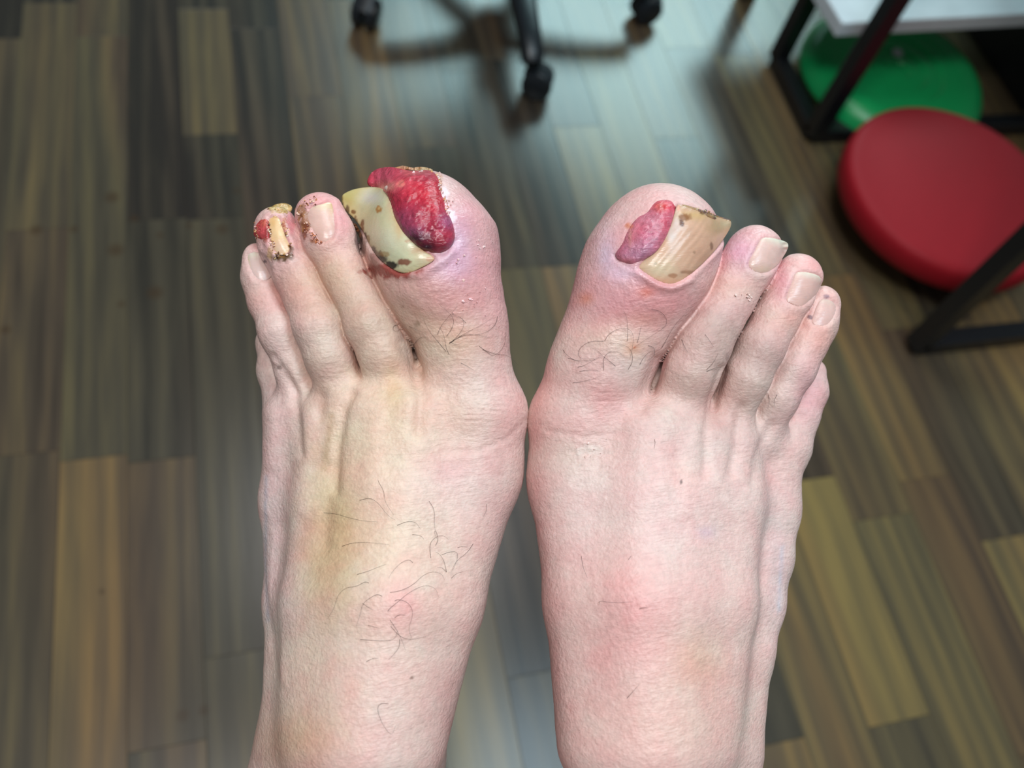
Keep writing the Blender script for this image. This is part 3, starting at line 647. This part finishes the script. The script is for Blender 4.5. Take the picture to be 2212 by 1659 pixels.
# --- image-right foot
bodyR = [
    mt([(1252, 925, 110, .341), (1262, 1040, 117, .340), (1283, 1300, 104, .325), (1310, 1600, 108, .312)]),
    mt([(1385, 940, 88, .332), (1385, 1080, 94, .327), (1375, 1300, 102, .315), (1375, 1600, 112, .306)]),
    mt([(1480, 950, 80, .333), (1475, 1080, 88, .330), (1455, 1300, 95, .318), (1430, 1600, 112, .308)]),
    mt([(1570, 965, 76, .338), (1562, 1080, 84, .337), (1540, 1300, 88, .326), (1490, 1600, 106, .317)]),
    mt([(1670, 975, 66, .350), (1655, 1100, 66, .350), (1640, 1200, 66, .347), (1622, 1300, 66, .343), (1600, 1400, 66, .338), (1550, 1600, 96, .332)]),
    Chain([(1440, 740, 34, .352), (1425, 880, 46, .346)]), Chain([(1535, 830, 36, .350), (1520, 900, 44, .346)]), Chain([(1630, 860, 34, .352), (1600, 930, 40, .350)]), Chain([(1700, 880, 24, .358), (1680, 960, 36, .354)]),
    Chain([(1270, 930, 105, .362), (1290, 1080, 100, .367), (1330, 1350, 100, .365), (1400, 1640, 130, .368)], .01),
    Chain([(1440, 940, 115, .362), (1440, 1100, 120, .362), (1440, 1350, 120, .362)], .01),
    Chain([(1600, 960, 84, .364), (1580, 1100, 84, .366), (1530, 1350, 95, .362), (1470, 1600, 130, .365)], .01),
]
P1 = U(1415, 1650, .350)
legsR = [Seg(P1, P1 + np.array([0, -.115, .06]), .0315, .040), Seg(P1, U(1420, 1720, .405), .030, .028), Seg(U(1600, 1745, .345), U(1590, 1780, .345), .010, .012)]
toesR = [
    Chain([(1262, 900, 112, .341), (1300, 790, 108, .338), (1330, 720, 108, .336), (1366, 650, 122, .336), (1396, 590, 138, .337), (1424, 535, 136, .338)], .006),
    Chain([(1462, 890, 62, .336), (1492, 800, 60, .330), (1518, 745, 59, .329), (1546, 690, 58, .332), (1575, 645, 55, .334), (1610, 580, 60, .337), (1630, 548, 61, .339)], .004),
    Chain([(1572, 900, 54, .338), (1612, 815, 51, .333), (1642, 752, 52, .333), (1675, 690, 50, .336), (1700, 640, 53, .339), (1722, 602, 54, .341)], .004),
    Chain([(1638, 935, 50, .343), (1676, 855, 46, .338), (1712, 795, 46, .337), (1738, 740, 45, .339), (1758, 700, 46, .342), (1769, 660, 45, .344)], .004),
    Chain([(1700, 960, 52, .353), (1722, 895, 44, .354), (1744, 845, 40, .356), (1752, 805, 32, .359)], .004),
]
right = Foot(bodyR, toesR, legsR)
N_R_BIG = [(1462, 440), (1476, 444), (1510, 455), (1538, 465), (1564, 473), (1581, 477), (1578, 493), (1564, 515), (1550, 535), (1534, 553), (1510, 577), (1484, 599), (1465, 612), (1445, 616), (1423, 608), (1403, 597), (1389, 587), (1376, 578), (1391, 561), (1415, 545), (1433, 521), (1445, 499), (1455, 469)]
N_R_2 = [(1644, 512), (1669, 514), (1700, 522), (1704, 531), (1698, 546), (1679, 575), (1657, 591), (1637, 591), (1615, 578), (1617, 562), (1631, 539)]
N_R_3 = [(1720, 586), (1752, 589), (1776, 599), (1772, 623), (1756, 645), (1733, 664), (1714, 659), (1695, 648), (1701, 629), (1712, 603)]
N_R_4 = [(1774, 645), (1794, 645), (1808, 658), (1805, 680), (1791, 702), (1772, 706), (1751, 699), (1757, 680), (1765, 658)]
specR = dict(
    base=(216, 184, 172),
    strokes=[([(1420, 780), (1400, 840), (1385, 880)], 16, -1.5), ([(1560, 800), (1540, 860), (1525, 940), (1525, 1020)], 12, -1.2), ([(1600, 880), (1590, 960), (1580, 1020)], 12, -1.2), ([(1665, 920), (1640, 980), (1630, 1040)], 12, -1.1),
             ([(1430, 1050), (1440, 860)], 26, .7), ([(1550, 1040), (1565, 960)], 18, .6), ([(1485, 1100), (1495, 960)], 20, .5),
             ([(1688, 1190), (1680, 1300), (1668, 1380)], 10, -.3), ([(1665, 1180), (1655, 1300)], 12, .25),
             ([(1340, 570), (1380, 590), (1420, 618), (1450, 622), (1490, 606)], 8, .9), ([(1530, 560), (1550, 540), (1570, 510)], 6, .6), ([(1327, 553), (1345, 572), (1375, 585)], 5, -.9), ([(1250, 700), (1330, 690), (1420, 700)], 30, -.8),
             ([(1180, 930), (1260, 945), (1340, 935)], 5, -.3), ([(1300, 865), (1350, 868)], 4, -.25), ([(1530, 655), (1560, 640)], 5, -.4)],
    wrinkles=[(1315, 850, 60, 60, 3, 9, .45), (1340, 990, 130, 60, 3, 14, .2), (1330, 760, 70, 50, 0, 10, .18), (1540, 720, 40, 50, 20, 8, .16), (1670, 740, 40, 50, 20, 8, .16), (1700, 800, 40, 50, 20, 8, .18), (1370, 1370, 70, 110, -20, 12, .34), (1370, 1370, 70, 110, 60, 14, .30), (1400, 1350, 160, 200, -25, 12, .08)],
    nailbeds=[(N_R_BIG, 1.4, .35), (N_R_2, .9, .35), (N_R_3, .8, .3), (N_R_4, .7, .25)],
    rough=[(1270, 975, 60, 30, 600, .18), (1360, 600, 60, 40, 600, .12)],
    blot=[(1400, 560, 180, 130, (222, 158, 156), .8), (1330, 650, 90, 60, (202, 134, 138), .75), (1440, 660, 90, 40, (206, 138, 134), .6), (1280, 620, 50, 100, (216, 168, 164), .5), (1310, 520, 40, 60, (218, 178, 176), .5), (1310, 550, 22, 40, (206, 184, 198), .7), (1345, 590, 40, 20, (226, 196, 210), .6),
          (1330, 730, 100, 40, (216, 186, 160), .5), (1265, 645, 18, 14, (206, 126, 92), .6), (1396, 632, 16, 12, (210, 108, 82), .6), (1368, 752, 22, 18, (214, 152, 116), .6), (1390, 690, 50, 18, (196, 130, 112), .45),
          (1315, 850, 50, 60, (218, 150, 144), .6), (1165, 860, 30, 110, (222, 160, 148), .6), (1160, 1100, 30, 300, (200, 150, 142), .5), (1190, 1500, 40, 250, (180, 128, 124), .6), (1240, 980, 80, 40, (206, 186, 168), .5),
          (1600, 540, 40, 40, (214, 156, 176), .7), (1640, 500, 60, 30, (228, 178, 172), .5), (1690, 600, 24, 50, (220, 146, 152), .7), (1590, 620, 60, 30, (204, 160, 140), .6), (1545, 720, 60, 60, (170, 142, 128), .8), (1500, 800, 50, 50, (190, 162, 148), .6), (1650, 770, 60, 70, (170, 144, 132), .75), (1590, 880, 60, 50, (186, 160, 146), .5), (1700, 690, 50, 30, (212, 160, 140), .6), (1770, 730, 40, 40, (216, 152, 136), .7), (1745, 570, 50, 30, (230, 168, 160), .7), (1790, 640, 30, 40, (226, 172, 160), .5), (1750, 850, 40, 70, (218, 156, 158), .7),  # small toes' browner skin, darkened further by toe shade mixed into the colour
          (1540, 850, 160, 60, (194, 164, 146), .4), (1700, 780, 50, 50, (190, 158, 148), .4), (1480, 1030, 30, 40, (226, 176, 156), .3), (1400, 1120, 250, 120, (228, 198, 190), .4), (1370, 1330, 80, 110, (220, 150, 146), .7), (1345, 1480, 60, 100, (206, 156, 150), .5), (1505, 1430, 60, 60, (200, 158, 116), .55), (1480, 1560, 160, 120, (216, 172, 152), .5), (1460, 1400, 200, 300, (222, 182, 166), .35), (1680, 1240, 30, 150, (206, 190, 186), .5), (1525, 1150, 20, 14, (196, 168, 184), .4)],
    sharp=[(1362, 490, 16, 6, (206, 140, 110), .5), (1356, 487, 5, 5, (200, 116, 70), .6), (1360, 520, 4, 16, (206, 160, 150), .5), (1750, 685, 6, 5, (80, 60, 76), .7), (1786, 641, 7, 3, (96, 74, 96), .7), (1571, 772, 4, 10, (90, 70, 66), .3), (1280, 972, 40, 12, (206, 190, 176), .5), (1471, 1041, 2, 5, (90, 70, 66), .8), (1372, 752, 3, 3, (190, 100, 60), .7), (1712, 547, 6, 2, (120, 90, 80), .6)],
    ink=[([(1690, 1180), (1684, 1320)], 5, (190, 186, 190), .6)],
    wet=[(1360, 590, 60, 25, 1), (1440, 620, 70, 20, .8), (1350, 560, 80, 80, .5), (1280, 970, 50, 18, .3), (1640, 510, 40, 20, .5), (1340, 730, 80, 30, .35)],
)
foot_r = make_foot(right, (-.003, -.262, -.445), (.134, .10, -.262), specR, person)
foot_r.location = -person.location
foot_r['label'] = 'foot with a pink swollen lump beside the broad tan big toenail'
def tan_nail(cols, d, px, py, P):
    u = ((px - 1376) * .64 - (py - 578) * .77); v = ((px - 1376) * .77 + (py - 578) * .64)
    st = np.sin(v * .5 + 2.5 * vnoise(P, 150, 3))[:, None]; cols = cols * (1 + .035 * st + .05 * fbm(P, 300, 2)[:, None])
    wgt = (.6 * np.exp(-d / 4.0))[:, None].clip(0, 1); return cols * (1 - wgt) + lin((176, 140, 108)) * wgt
def rb_h(d, px, py, P):
    v = ((px - 1416) * .77 + (py - 520) * .64)      # across the nail
    u = ((px - 1376) * .64 - (py - 578) * .77)      # towards the free edge
    return -.85 + 1.0 * (1 - np.exp(-d / 14)) + 2.2 * np.clip(u / 170, 0, 1) ** 1.5 + .05 * np.sin(v * .4) + 1.4 * np.clip((px - 1545) / 38, 0, 1)
pillow('toenail', right, N_R_BIG, rb_h, NAIL, foot_r, (204, 164, 138),
       blot=[(1420, 585, 40, 26, (214, 198, 166), .8), (1462, 480, 8, 26, (214, 196, 190), .8), (1450, 510, 8, 20, (216, 204, 198), .7), (1500, 465, 40, 10, (192, 160, 100), .6), (1550, 490, 26, 18, (170, 142, 102), .6), (1520, 560, 26, 26, (186, 140, 116), .5), (1446, 606, 26, 9, (212, 162, 130), .6), (1570, 484, 14, 9, (176, 168, 136), .7)],
       sharp=[(1480, 470, 13, 9, (134, 84, 46), .9), (1473, 482, 6, 8, (92, 48, 28), .9), (1520, 460, 10, 4, (100, 78, 50), .8), (1540, 467, 12, 4, (150, 140, 100), .8), (1452, 595, 11, 6, (160, 108, 76), .7), (1490, 588, 16, 4, (140, 96, 70), .6), (1537, 532, 4, 9, (110, 76, 56), .7), (1465, 450, 4, 8, (220, 150, 120), .6), (1500, 545, 3, 3, (130, 100, 76), .5), (1415, 570, 3, 3, (120, 106, 76), .5)],
       thick=.0013, colf=tan_nail, wetv=.2, surf=toesR[0], smooth_it=50)['label'] = 'broad tan big toenail with brown spot and ragged edge'
G_R = [(1461, 440), (1447, 431), (1430, 429), (1415, 434), (1405, 446), (1397, 460), (1378, 468), (1362, 485), (1352, 505), (1345, 525), (1331, 542), (1328, 553), (1339, 565), (1359, 573), (1379, 569), (1400, 556), (1419, 544), (1436, 520), (1449, 494), (1458, 463)]
pillow('raw_tissue', right, G_R, lump_h(2.4, 10, .4, 280), TISSUE, foot_r, (196, 126, 142),
       blot=[(1440, 445, 20, 18, (214, 52, 74), .9), (1425, 445, 14, 12, (206, 92, 60), .6), (1438, 480, 14, 24, (196, 74, 96), .7), (1375, 545, 40, 28, (172, 134, 160), .85), (1365, 500, 18, 30, (216, 150, 160), .7), (1390, 480, 14, 14, (222, 140, 156), .6), (1355, 565, 26, 8, (186, 104, 110), .6), (1400, 515, 18, 24, (186, 108, 140), .5), (1361, 510, 4, 26, (206, 170, 150), .5), (1459, 445, 5, 8, (170, 20, 30), .8)],
       sharp=[(1362, 488, 7, 5, (206, 130, 80), .5)], step=1.8, thick=.004, wetv=.5, surf=toesR[0], smooth_it=12)['label'] = 'pink to purple swollen tissue with a bright red wet tip'
crust(right, [(1474, 440), (1496, 446), (1516, 452), (1538, 462), (1562, 470), (1580, 474), (1576, 482), (1556, 480), (1534, 474), (1512, 462), (1490, 452), (1474, 447)], foot_r, (166, 142, 96), 2.6, (110, 84, 76))['label'] = 'flaky debris along the nail edge'
pillow('toenail', toesR[1], N_R_2, nail_h(.75, -.75, tipd=(1680, 516, .3, -.95, 45)), NAIL, foot_r, (214, 180, 170), blot=[(1650, 582, 24, 8, (206, 178, 150), .5)], thick=.0012, colf=nail_cols((1680, 516), (.3, -.95), (220, 220, 200), 20))
pillow('toenail', toesR[2], N_R_3, nail_h(.55, -.75, tipd=(1752, 588, .25, -.97, 40)), NAIL, foot_r, (214, 176, 166), thick=.001, colf=nail_cols((1752, 588), (.25, -.97), (222, 222, 204), 20))
pillow('toenail', toesR[3], N_R_4, nail_h(.45, -.75), NAIL, foot_r, (210, 174, 166), thick=.001, colf=nail_cols((1796, 645), (.2, -.98), (210, 196, 180), 20))

crumbs(right, [(1500, 452, 1578, 474, 3)], foot_r, 60, [(176, 160, 110), (90, 76, 70), (210, 200, 160)], 4, toesR[0])
crumbs(right, [(1240, 975, 1330, 965, 10), (1600, 630, 1625, 650, 8)], foot_r, 18, [(240, 226, 214)], 6)
# --- hairs
def hairs(fn, lines, parent, r=.000075, lift=.0006):
    V = []; Q = []
    for ln in lines:
        P = np.array(ln, float)
        for _ in range(2):                     # smooth open line
            A, B = P[:-1], P[1:]; P = np.concatenate([[P[0]], np.stack([A * .75 + B * .25, A * .25 + B * .75], 1).reshape(-1, 2), [P[-1]]])
        D = trace(fn, P[:, 0], P[:, 1]); ok = np.isfinite(D)
        if ok.sum() < 3: continue
        D = np.interp(np.arange(len(D)), np.arange(len(D))[ok], D[ok])
        t = np.linspace(0, 1, len(D)); D = D - (.0003 + lift * np.sin(t * math.pi * .7))
        C = np.stack([(P[:, 0] - CX) / F * D, (CY - P[:, 1]) / F * D, -D], 1)
        T = np.gradient(C, axis=0); T /= np.linalg.norm(T, axis=1, keepdims=True) + 1e-12
        s = np.cross(T, [0, 0, 1.]); s /= np.linalg.norm(s, axis=1, keepdims=True) + 1e-12; u = np.cross(s, T)
        rr = (r * (1 - .75 * t))[:, None]; b0 = len(V) and sum(len(v) for v in V)
        ring = [C + rr * (s * math.cos(a) + u * math.sin(a)) for a in (0, 2.094, 4.189)]
        V.append(np.stack(ring, 1).reshape(-1, 3)); n = len(C)
        i = np.arange(n - 1)[:, None] * 3; 
        for a in range(3):
            b = (a + 1) % 3; Q.append((b0 + np.concatenate([i + a, i + b, i + 3 + b, i + 3 + a], 1)))
    o = mesh_np('hair', cam2w(np.concatenate(V)), np.concatenate(Q), HAIR, parent); o['kind'] = 'stuff'; o['label'] = 'fine dark hairs'
    return o
def cr(s, ox, oy, pts): return [(ox + x / s, oy + y / s) for x, y in pts]
HL = [cr(2.765, 500, 650, p) for p in (
    [(1300, 255), (1350, 220), (1420, 180), (1500, 140), (1560, 100)], [(1300, 250), (1380, 205), (1440, 195), (1550, 220)], [(1230, 200), (1250, 150), (1300, 90), (1350, 30)], [(1285, 210), (1320, 160), (1330, 110), (1300, 70), (1240, 20)],
    [(1480, 270), (1520, 300), (1560, 330), (1610, 300), (1640, 240), (1635, 170)], [(1500, 290), (1580, 320), (1650, 320), (1715, 385)], [(1400, 130), (1360, 90), (1310, 80)], [(1590, 90), (1580, 140), (1540, 180), (1480, 200), (1420, 200)],
    [(1300, 320), (1280, 280), (1270, 200), (1240, 150)], [(1085, 270), (1110, 230), (1150, 210), (1180, 230)], [(1060, 150), (1100, 170), (1150, 190)], [(1370, 370), (1410, 390), (1450, 415)], [(1000, 140), (965, 150), (965, 180), (1000, 180), (1020, 150)],
    [(1280, 300), (1230, 240), (1180, 180), (1150, 120)], [(1310, 250), (1360, 200), (1390, 150), (1380, 100)], [(1310, 245), (1340, 265), (1380, 250)],
    [(880, 1030), (870, 1070), (910, 1130), (915, 1200), (970, 1280)], [(765, 1190), (830, 1175), (880, 1210), (930, 1280), (980, 1310)], [(550, 1265), (620, 1270), (700, 1295), (790, 1315), (890, 1320)], [(1180, 1195), (1215, 1250), (1210, 1340), (1225, 1400)],
    [(1525, 1215), (1525, 1250), (1505, 1290)], [(660, 1465), (720, 1445), (800, 1440), (940, 1455)], [(990, 1340), (1050, 1315), (1100, 1320), (1130, 1365)], [(1080, 1395), (1130, 1400), (1150, 1425)])]
HL += [cr(2.949, 500, 1100, p) for p in (
    [(800, 415), (870, 395), (930, 370), (990, 348)], [(1155, 340), (1130, 318), (1080, 340), (1030, 390), (1000, 440)], [(875, 470), (850, 460), (800, 492), (720, 500), (670, 560), (655, 630), (610, 700)], [(960, 555), (930, 540), (890, 560), (835, 600), (820, 670), (795, 745)],
    [(835, 600), (870, 625), (905, 643)], [(995, 650), (1010, 630), (1060, 590), (1130, 530), (1230, 480), (1300, 500), (1320, 560)], [(1040, 585), (1060, 572), (1120, 590), (1155, 640), (1150, 700), (1125, 760), (1150, 825)],
    [(1010, 705), (1040, 750), (1075, 810), (1110, 900)], [(1015, 745), (1060, 800), (1110, 828), (1165, 828), (1240, 810)], [(820, 830), (900, 835), (980, 840), (1040, 830), (1060, 770)], [(1072, 830), (1070, 880), (1030, 930), (1000, 960)], [(1040, 690), (1070, 670), (1105, 675)],
    [(1010, 530), (1080, 520), (1160, 480), (1220, 420), (1280, 395), (1340, 410), (1360, 455)], [(1370, 400), (1355, 330), (1330, 290), (1300, 270)], [(1540, 220), (1500, 280), (1430, 330), (1400, 400)], [(1340, 290), (1390, 270), (1440, 270), (1440, 320), (1410, 390)], [(1300, 230), (1320, 190), (1300, 130), (1290, 150), (1310, 190)],
    [(1270, 310), (1260, 220), (1300, 175), (1350, 165), (1385, 195)], [(1370, 400), (1340, 370), (1310, 370)], [(1400, 440), (1430, 410), (1480, 395)], [(1000, 1240), (950, 1235), (925, 1270), (960, 1370), (1020, 1450), (1045, 1380)], [(870, 740), (930, 755)], [(860, 970), (900, 950), (940, 950)], [(1440, 245), (1470, 235), (1510, 240)])]
HR = [cr(2.765, 1100, 650, p) for p in (
    [(850, 48), (900, 60), (940, 100), (940, 150), (880, 190), (800, 240), (730, 290)], [(705, 240), (710, 160), (700, 90), (680, 50)], [(570, 240), (590, 200), (650, 165), (720, 165), (745, 210), (735, 290), (720, 350)], [(565, 240), (480, 240), (420, 280), (410, 330), (450, 350), (520, 340), (560, 335)],
    [(635, 390), (600, 360), (565, 335), (520, 290), (490, 280)], [(565, 415), (560, 340), (600, 300), (650, 300), (690, 335)], [(320, 290), (340, 320), (390, 355), (450, 370)], [(350, 340), (420, 360), (500, 355), (540, 335)], [(410, 395), (450, 385), (520, 345)],
    [(710, 410), (740, 360), (730, 290), (680, 260), (600, 250)], [(765, 250), (780, 190), (790, 140)], [(910, 280), (940, 230), (960, 190), (1000, 130), (1050, 80)], [(830, 265), (870, 280), (870, 330), (830, 350)], [(780, 380), (800, 340), (840, 300), (910, 285)],
    [(420, 420), (490, 410), (545, 420)], [(380, 488), (450, 480), (530, 455)], [(868, 825), (873, 850), (865, 885)], [(1180, 410), (1220, 370), (1250, 310)], [(1030, 230), (1050, 280), (1070, 310)], [(1180, 420), (1230, 400), (1275, 395)], [(1170, 200), (1200, 240), (1220, 275)], [(1550, 560), (1555, 600), (1548, 640)], [(1600, 560), (1580, 600), (1590, 640)])]
HR += [cr(2.949, 1100, 1100, p) for p in ([(575, 600), (570, 590), (590, 583), (620, 592), (700, 595), (790, 590)], [(830, 635), (860, 625), (885, 630)], [(750, 1205), (790, 1160), (830, 1115)], [(760, 320), (780, 295)], [(460, 300), (470, 370), (500, 440)])]
hairs(left, HL, foot_l); hairs(right, HR, foot_r)
#@@END FEET

# ------------------------------------------------------------------ office chair base
ch = empty('office_chair', (.385, 1.245, 0))
tag(ch, 'black plastic five-armed office chair base on casters at the top', 'chair')
cxx, cyy = 0.385, 1.245; R5 = .235
MB().lathe([(0, .055), (.035, .055), (.04, .07), (.036, .12), (.028, .125), (.028, .2), (0, .2)], 32).build('hub', BLACKP, ch, True)
MB().lathe([(0, .19), (.014, .19), (.014, .42), (0, .42)], 24).build('gas_column', BLACKM, ch, True)
MB().lathe([(0, .42), (.2, .42), (.23, .44), (.235, .47), (.2, .49), (0, .495)], 48).build('seat', DARKR, ch, True)
for k in range(5):
    a = math.radians(-91 + 72 * k); c, s = math.cos(a), math.sin(a)
    pts = [(c * r, s * r, z) for r, z in ((.02, .095), (.08, .095), (.15, .088), (.2, .078), (.235, .066), (.243, .060))]
    arm = MB().sweep(pts, [(.025, .02), (.022, .018), (.019, .016), (.017, .016), (.0165, .016), (.014, .012)], 16, 3).build('arm', BLACKP, ch, True)
    # twin-wheel caster, turned a little out of line
    turn = a + [1.2, .5, .6, 2.2, .8][k]; cc_, ss_ = math.cos(turn), math.sin(turn)
    bx, by = c * .235, s * .235; ox, oy = bx + cc_ * .016, by + ss_ * .016
    root = MB().lathe([(0, .04), (.006, .04), (.006, .068), (0, .068)], 12, Matrix.Translation((bx, by, 0))).build('caster', BLACKP, ch, True)
    for sd in (-1, 1):
        mt_ = Matrix.Translation((ox - ss_ * sd * .011, oy + cc_ * sd * .011, .024)) @ Matrix.Rotation(turn, 4, 'Z') @ Matrix.Rotation(math.pi / 2, 4, 'X')
        MB().lathe([(0, -.009), (.018, -.009), (.023, -.006), (.024, 0), (.023, .006), (.018, .009), (0, .009)], 28, mt_).build('wheel', BLACKP, root, True)
    MB().sweep([(ox - cc_ * .018, oy - ss_ * .018, .030), (ox, oy, .044), (ox + cc_ * .02, oy + ss_ * .02, .036)], [(.013, .006), (.018, .010), (.014, .006)], 14, 2.6).build('caster_hood', BLACKP, root, True)

# ------------------------------------------------------------------ black steel table frame
tb = empty('table', (.83, .885, 0))
tag(tb, 'black steel tube frame table whose legs stand at the right edge', 'table')
def L(v): return (v[0] - .83, v[1] - .885, v[2])
TW = .026
XF, YB, YA, YC = .832, .885, 1.056, .487; XR = 1.75
for (x, y) in ((XF, YB), (XF, YA), (XF + .004, YC), (XR, YB), (XR, YA), (XR, YC)):
    MB().bar(L((x, y, TW / 2)), L((x, y, .72)), TW).build('leg', BLACKM, tb)
MB().bar(L((XF, YB, TW / 2)), L((XF, YA, TW / 2)), TW).build('side_rail', BLACKM, tb)
MB().bar(L((XF, YB + .002, TW / 2)), L((XR, YB + .002, TW / 2)), TW).build('foot_rail', BLACKM, tb)
MB().bar(L((XF + .004, YC, TW / 2)), L((XR, YC, TW / 2)), TW).build('foot_rail', BLACKM, tb)
MB().box(L((1.30, .80, .732)), (.98, .72, .022), 0, .002).build('table_top', WHITEB, tb)
MB().bar(L((1.17, .95, .30)), L((1.20, 1.5, .30)), .02).build('cross_rail', BLACKM, tb)

# white board lying across under the table
zb = .165; p1 = at(1803, 80, zb); p2 = at(2203, 58, zb); p3 = at(1758, 0, zb)
ang = math.atan2(p2[1] - p1[1], p2[0] - p1[0])
sh = empty('shelf', (p1[0], p1[1], 0), ang); tag(sh, 'white board shelf with pale edge above the green cushion', 'shelf')
MB().box((.24, .16, zb + .012), (.48, .32, .024), 0, .002).build('board', WHITEB, sh)
MB().box((.05, .30, zb / 2), (.03, .02, zb)).build('support', BLACKM, sh); MB().box((.40, .30, zb / 2), (.03, .02, zb)).build('support', BLACKM, sh)

# black case beyond the cushion
q1 = at(2100, 90, .0)
MB_ = MB().box((0, 0, .06), (.34, .40, .12), 0, .008)
bx_ = MB_.build('storage_case', BLACKM); bx_.location = (q1[0] + .175, 1.125, 0); tag(bx_, 'black case standing on the floor right of the green cushion', 'case')
MB().box((0, 0, .125), (.34, .40, .012), 0, .004).build('lid', BLACKP, bx_)

# ------------------------------------------------------------------ cushions
gc = at(1925, 168, .03)
g = MB().lathe([(0, .046), (.02, .046), (.024, .050), (.05, .048), (.054, .052), (.078, .050), (.082, .054), (.105, .053), (.13, .058), (.148, .050), (.158, .036), (.160, .026), (.152, .012), (.135, .004), (.1, 0), (0, 0)], 96).build('balance_cushion', GREEN, None, True)
g.location = (gc[0], gc[1], 0); tag(g, 'green inflatable balance cushion on the floor under the white shelf', 'cushion')
vp = at(1938, 115, .05)
v = MB().lathe([(0, .0), (.009, .0), (.009, .003), (.006, .004), (0, .004)], 20).build('valve', VALVE, g, True); v.location = (vp[0] - gc[0], vp[1] - gc[1], .050)
rc = at(2066, 402, .10)
r_ = MB().lathe([(0, .048), (.10, .047), (.146, .045), (.156, .045), (.161, .041), (.1635, .034), (.1645, .020), (.162, .006), (.157, 0), (0, 0)], 96).build('balance_disc', RED, None, True)
r_.location = (rc[0], rc[1], .055); tag(r_, 'thick round red vinyl disc seat lying over the table foot rail', 'cushion')
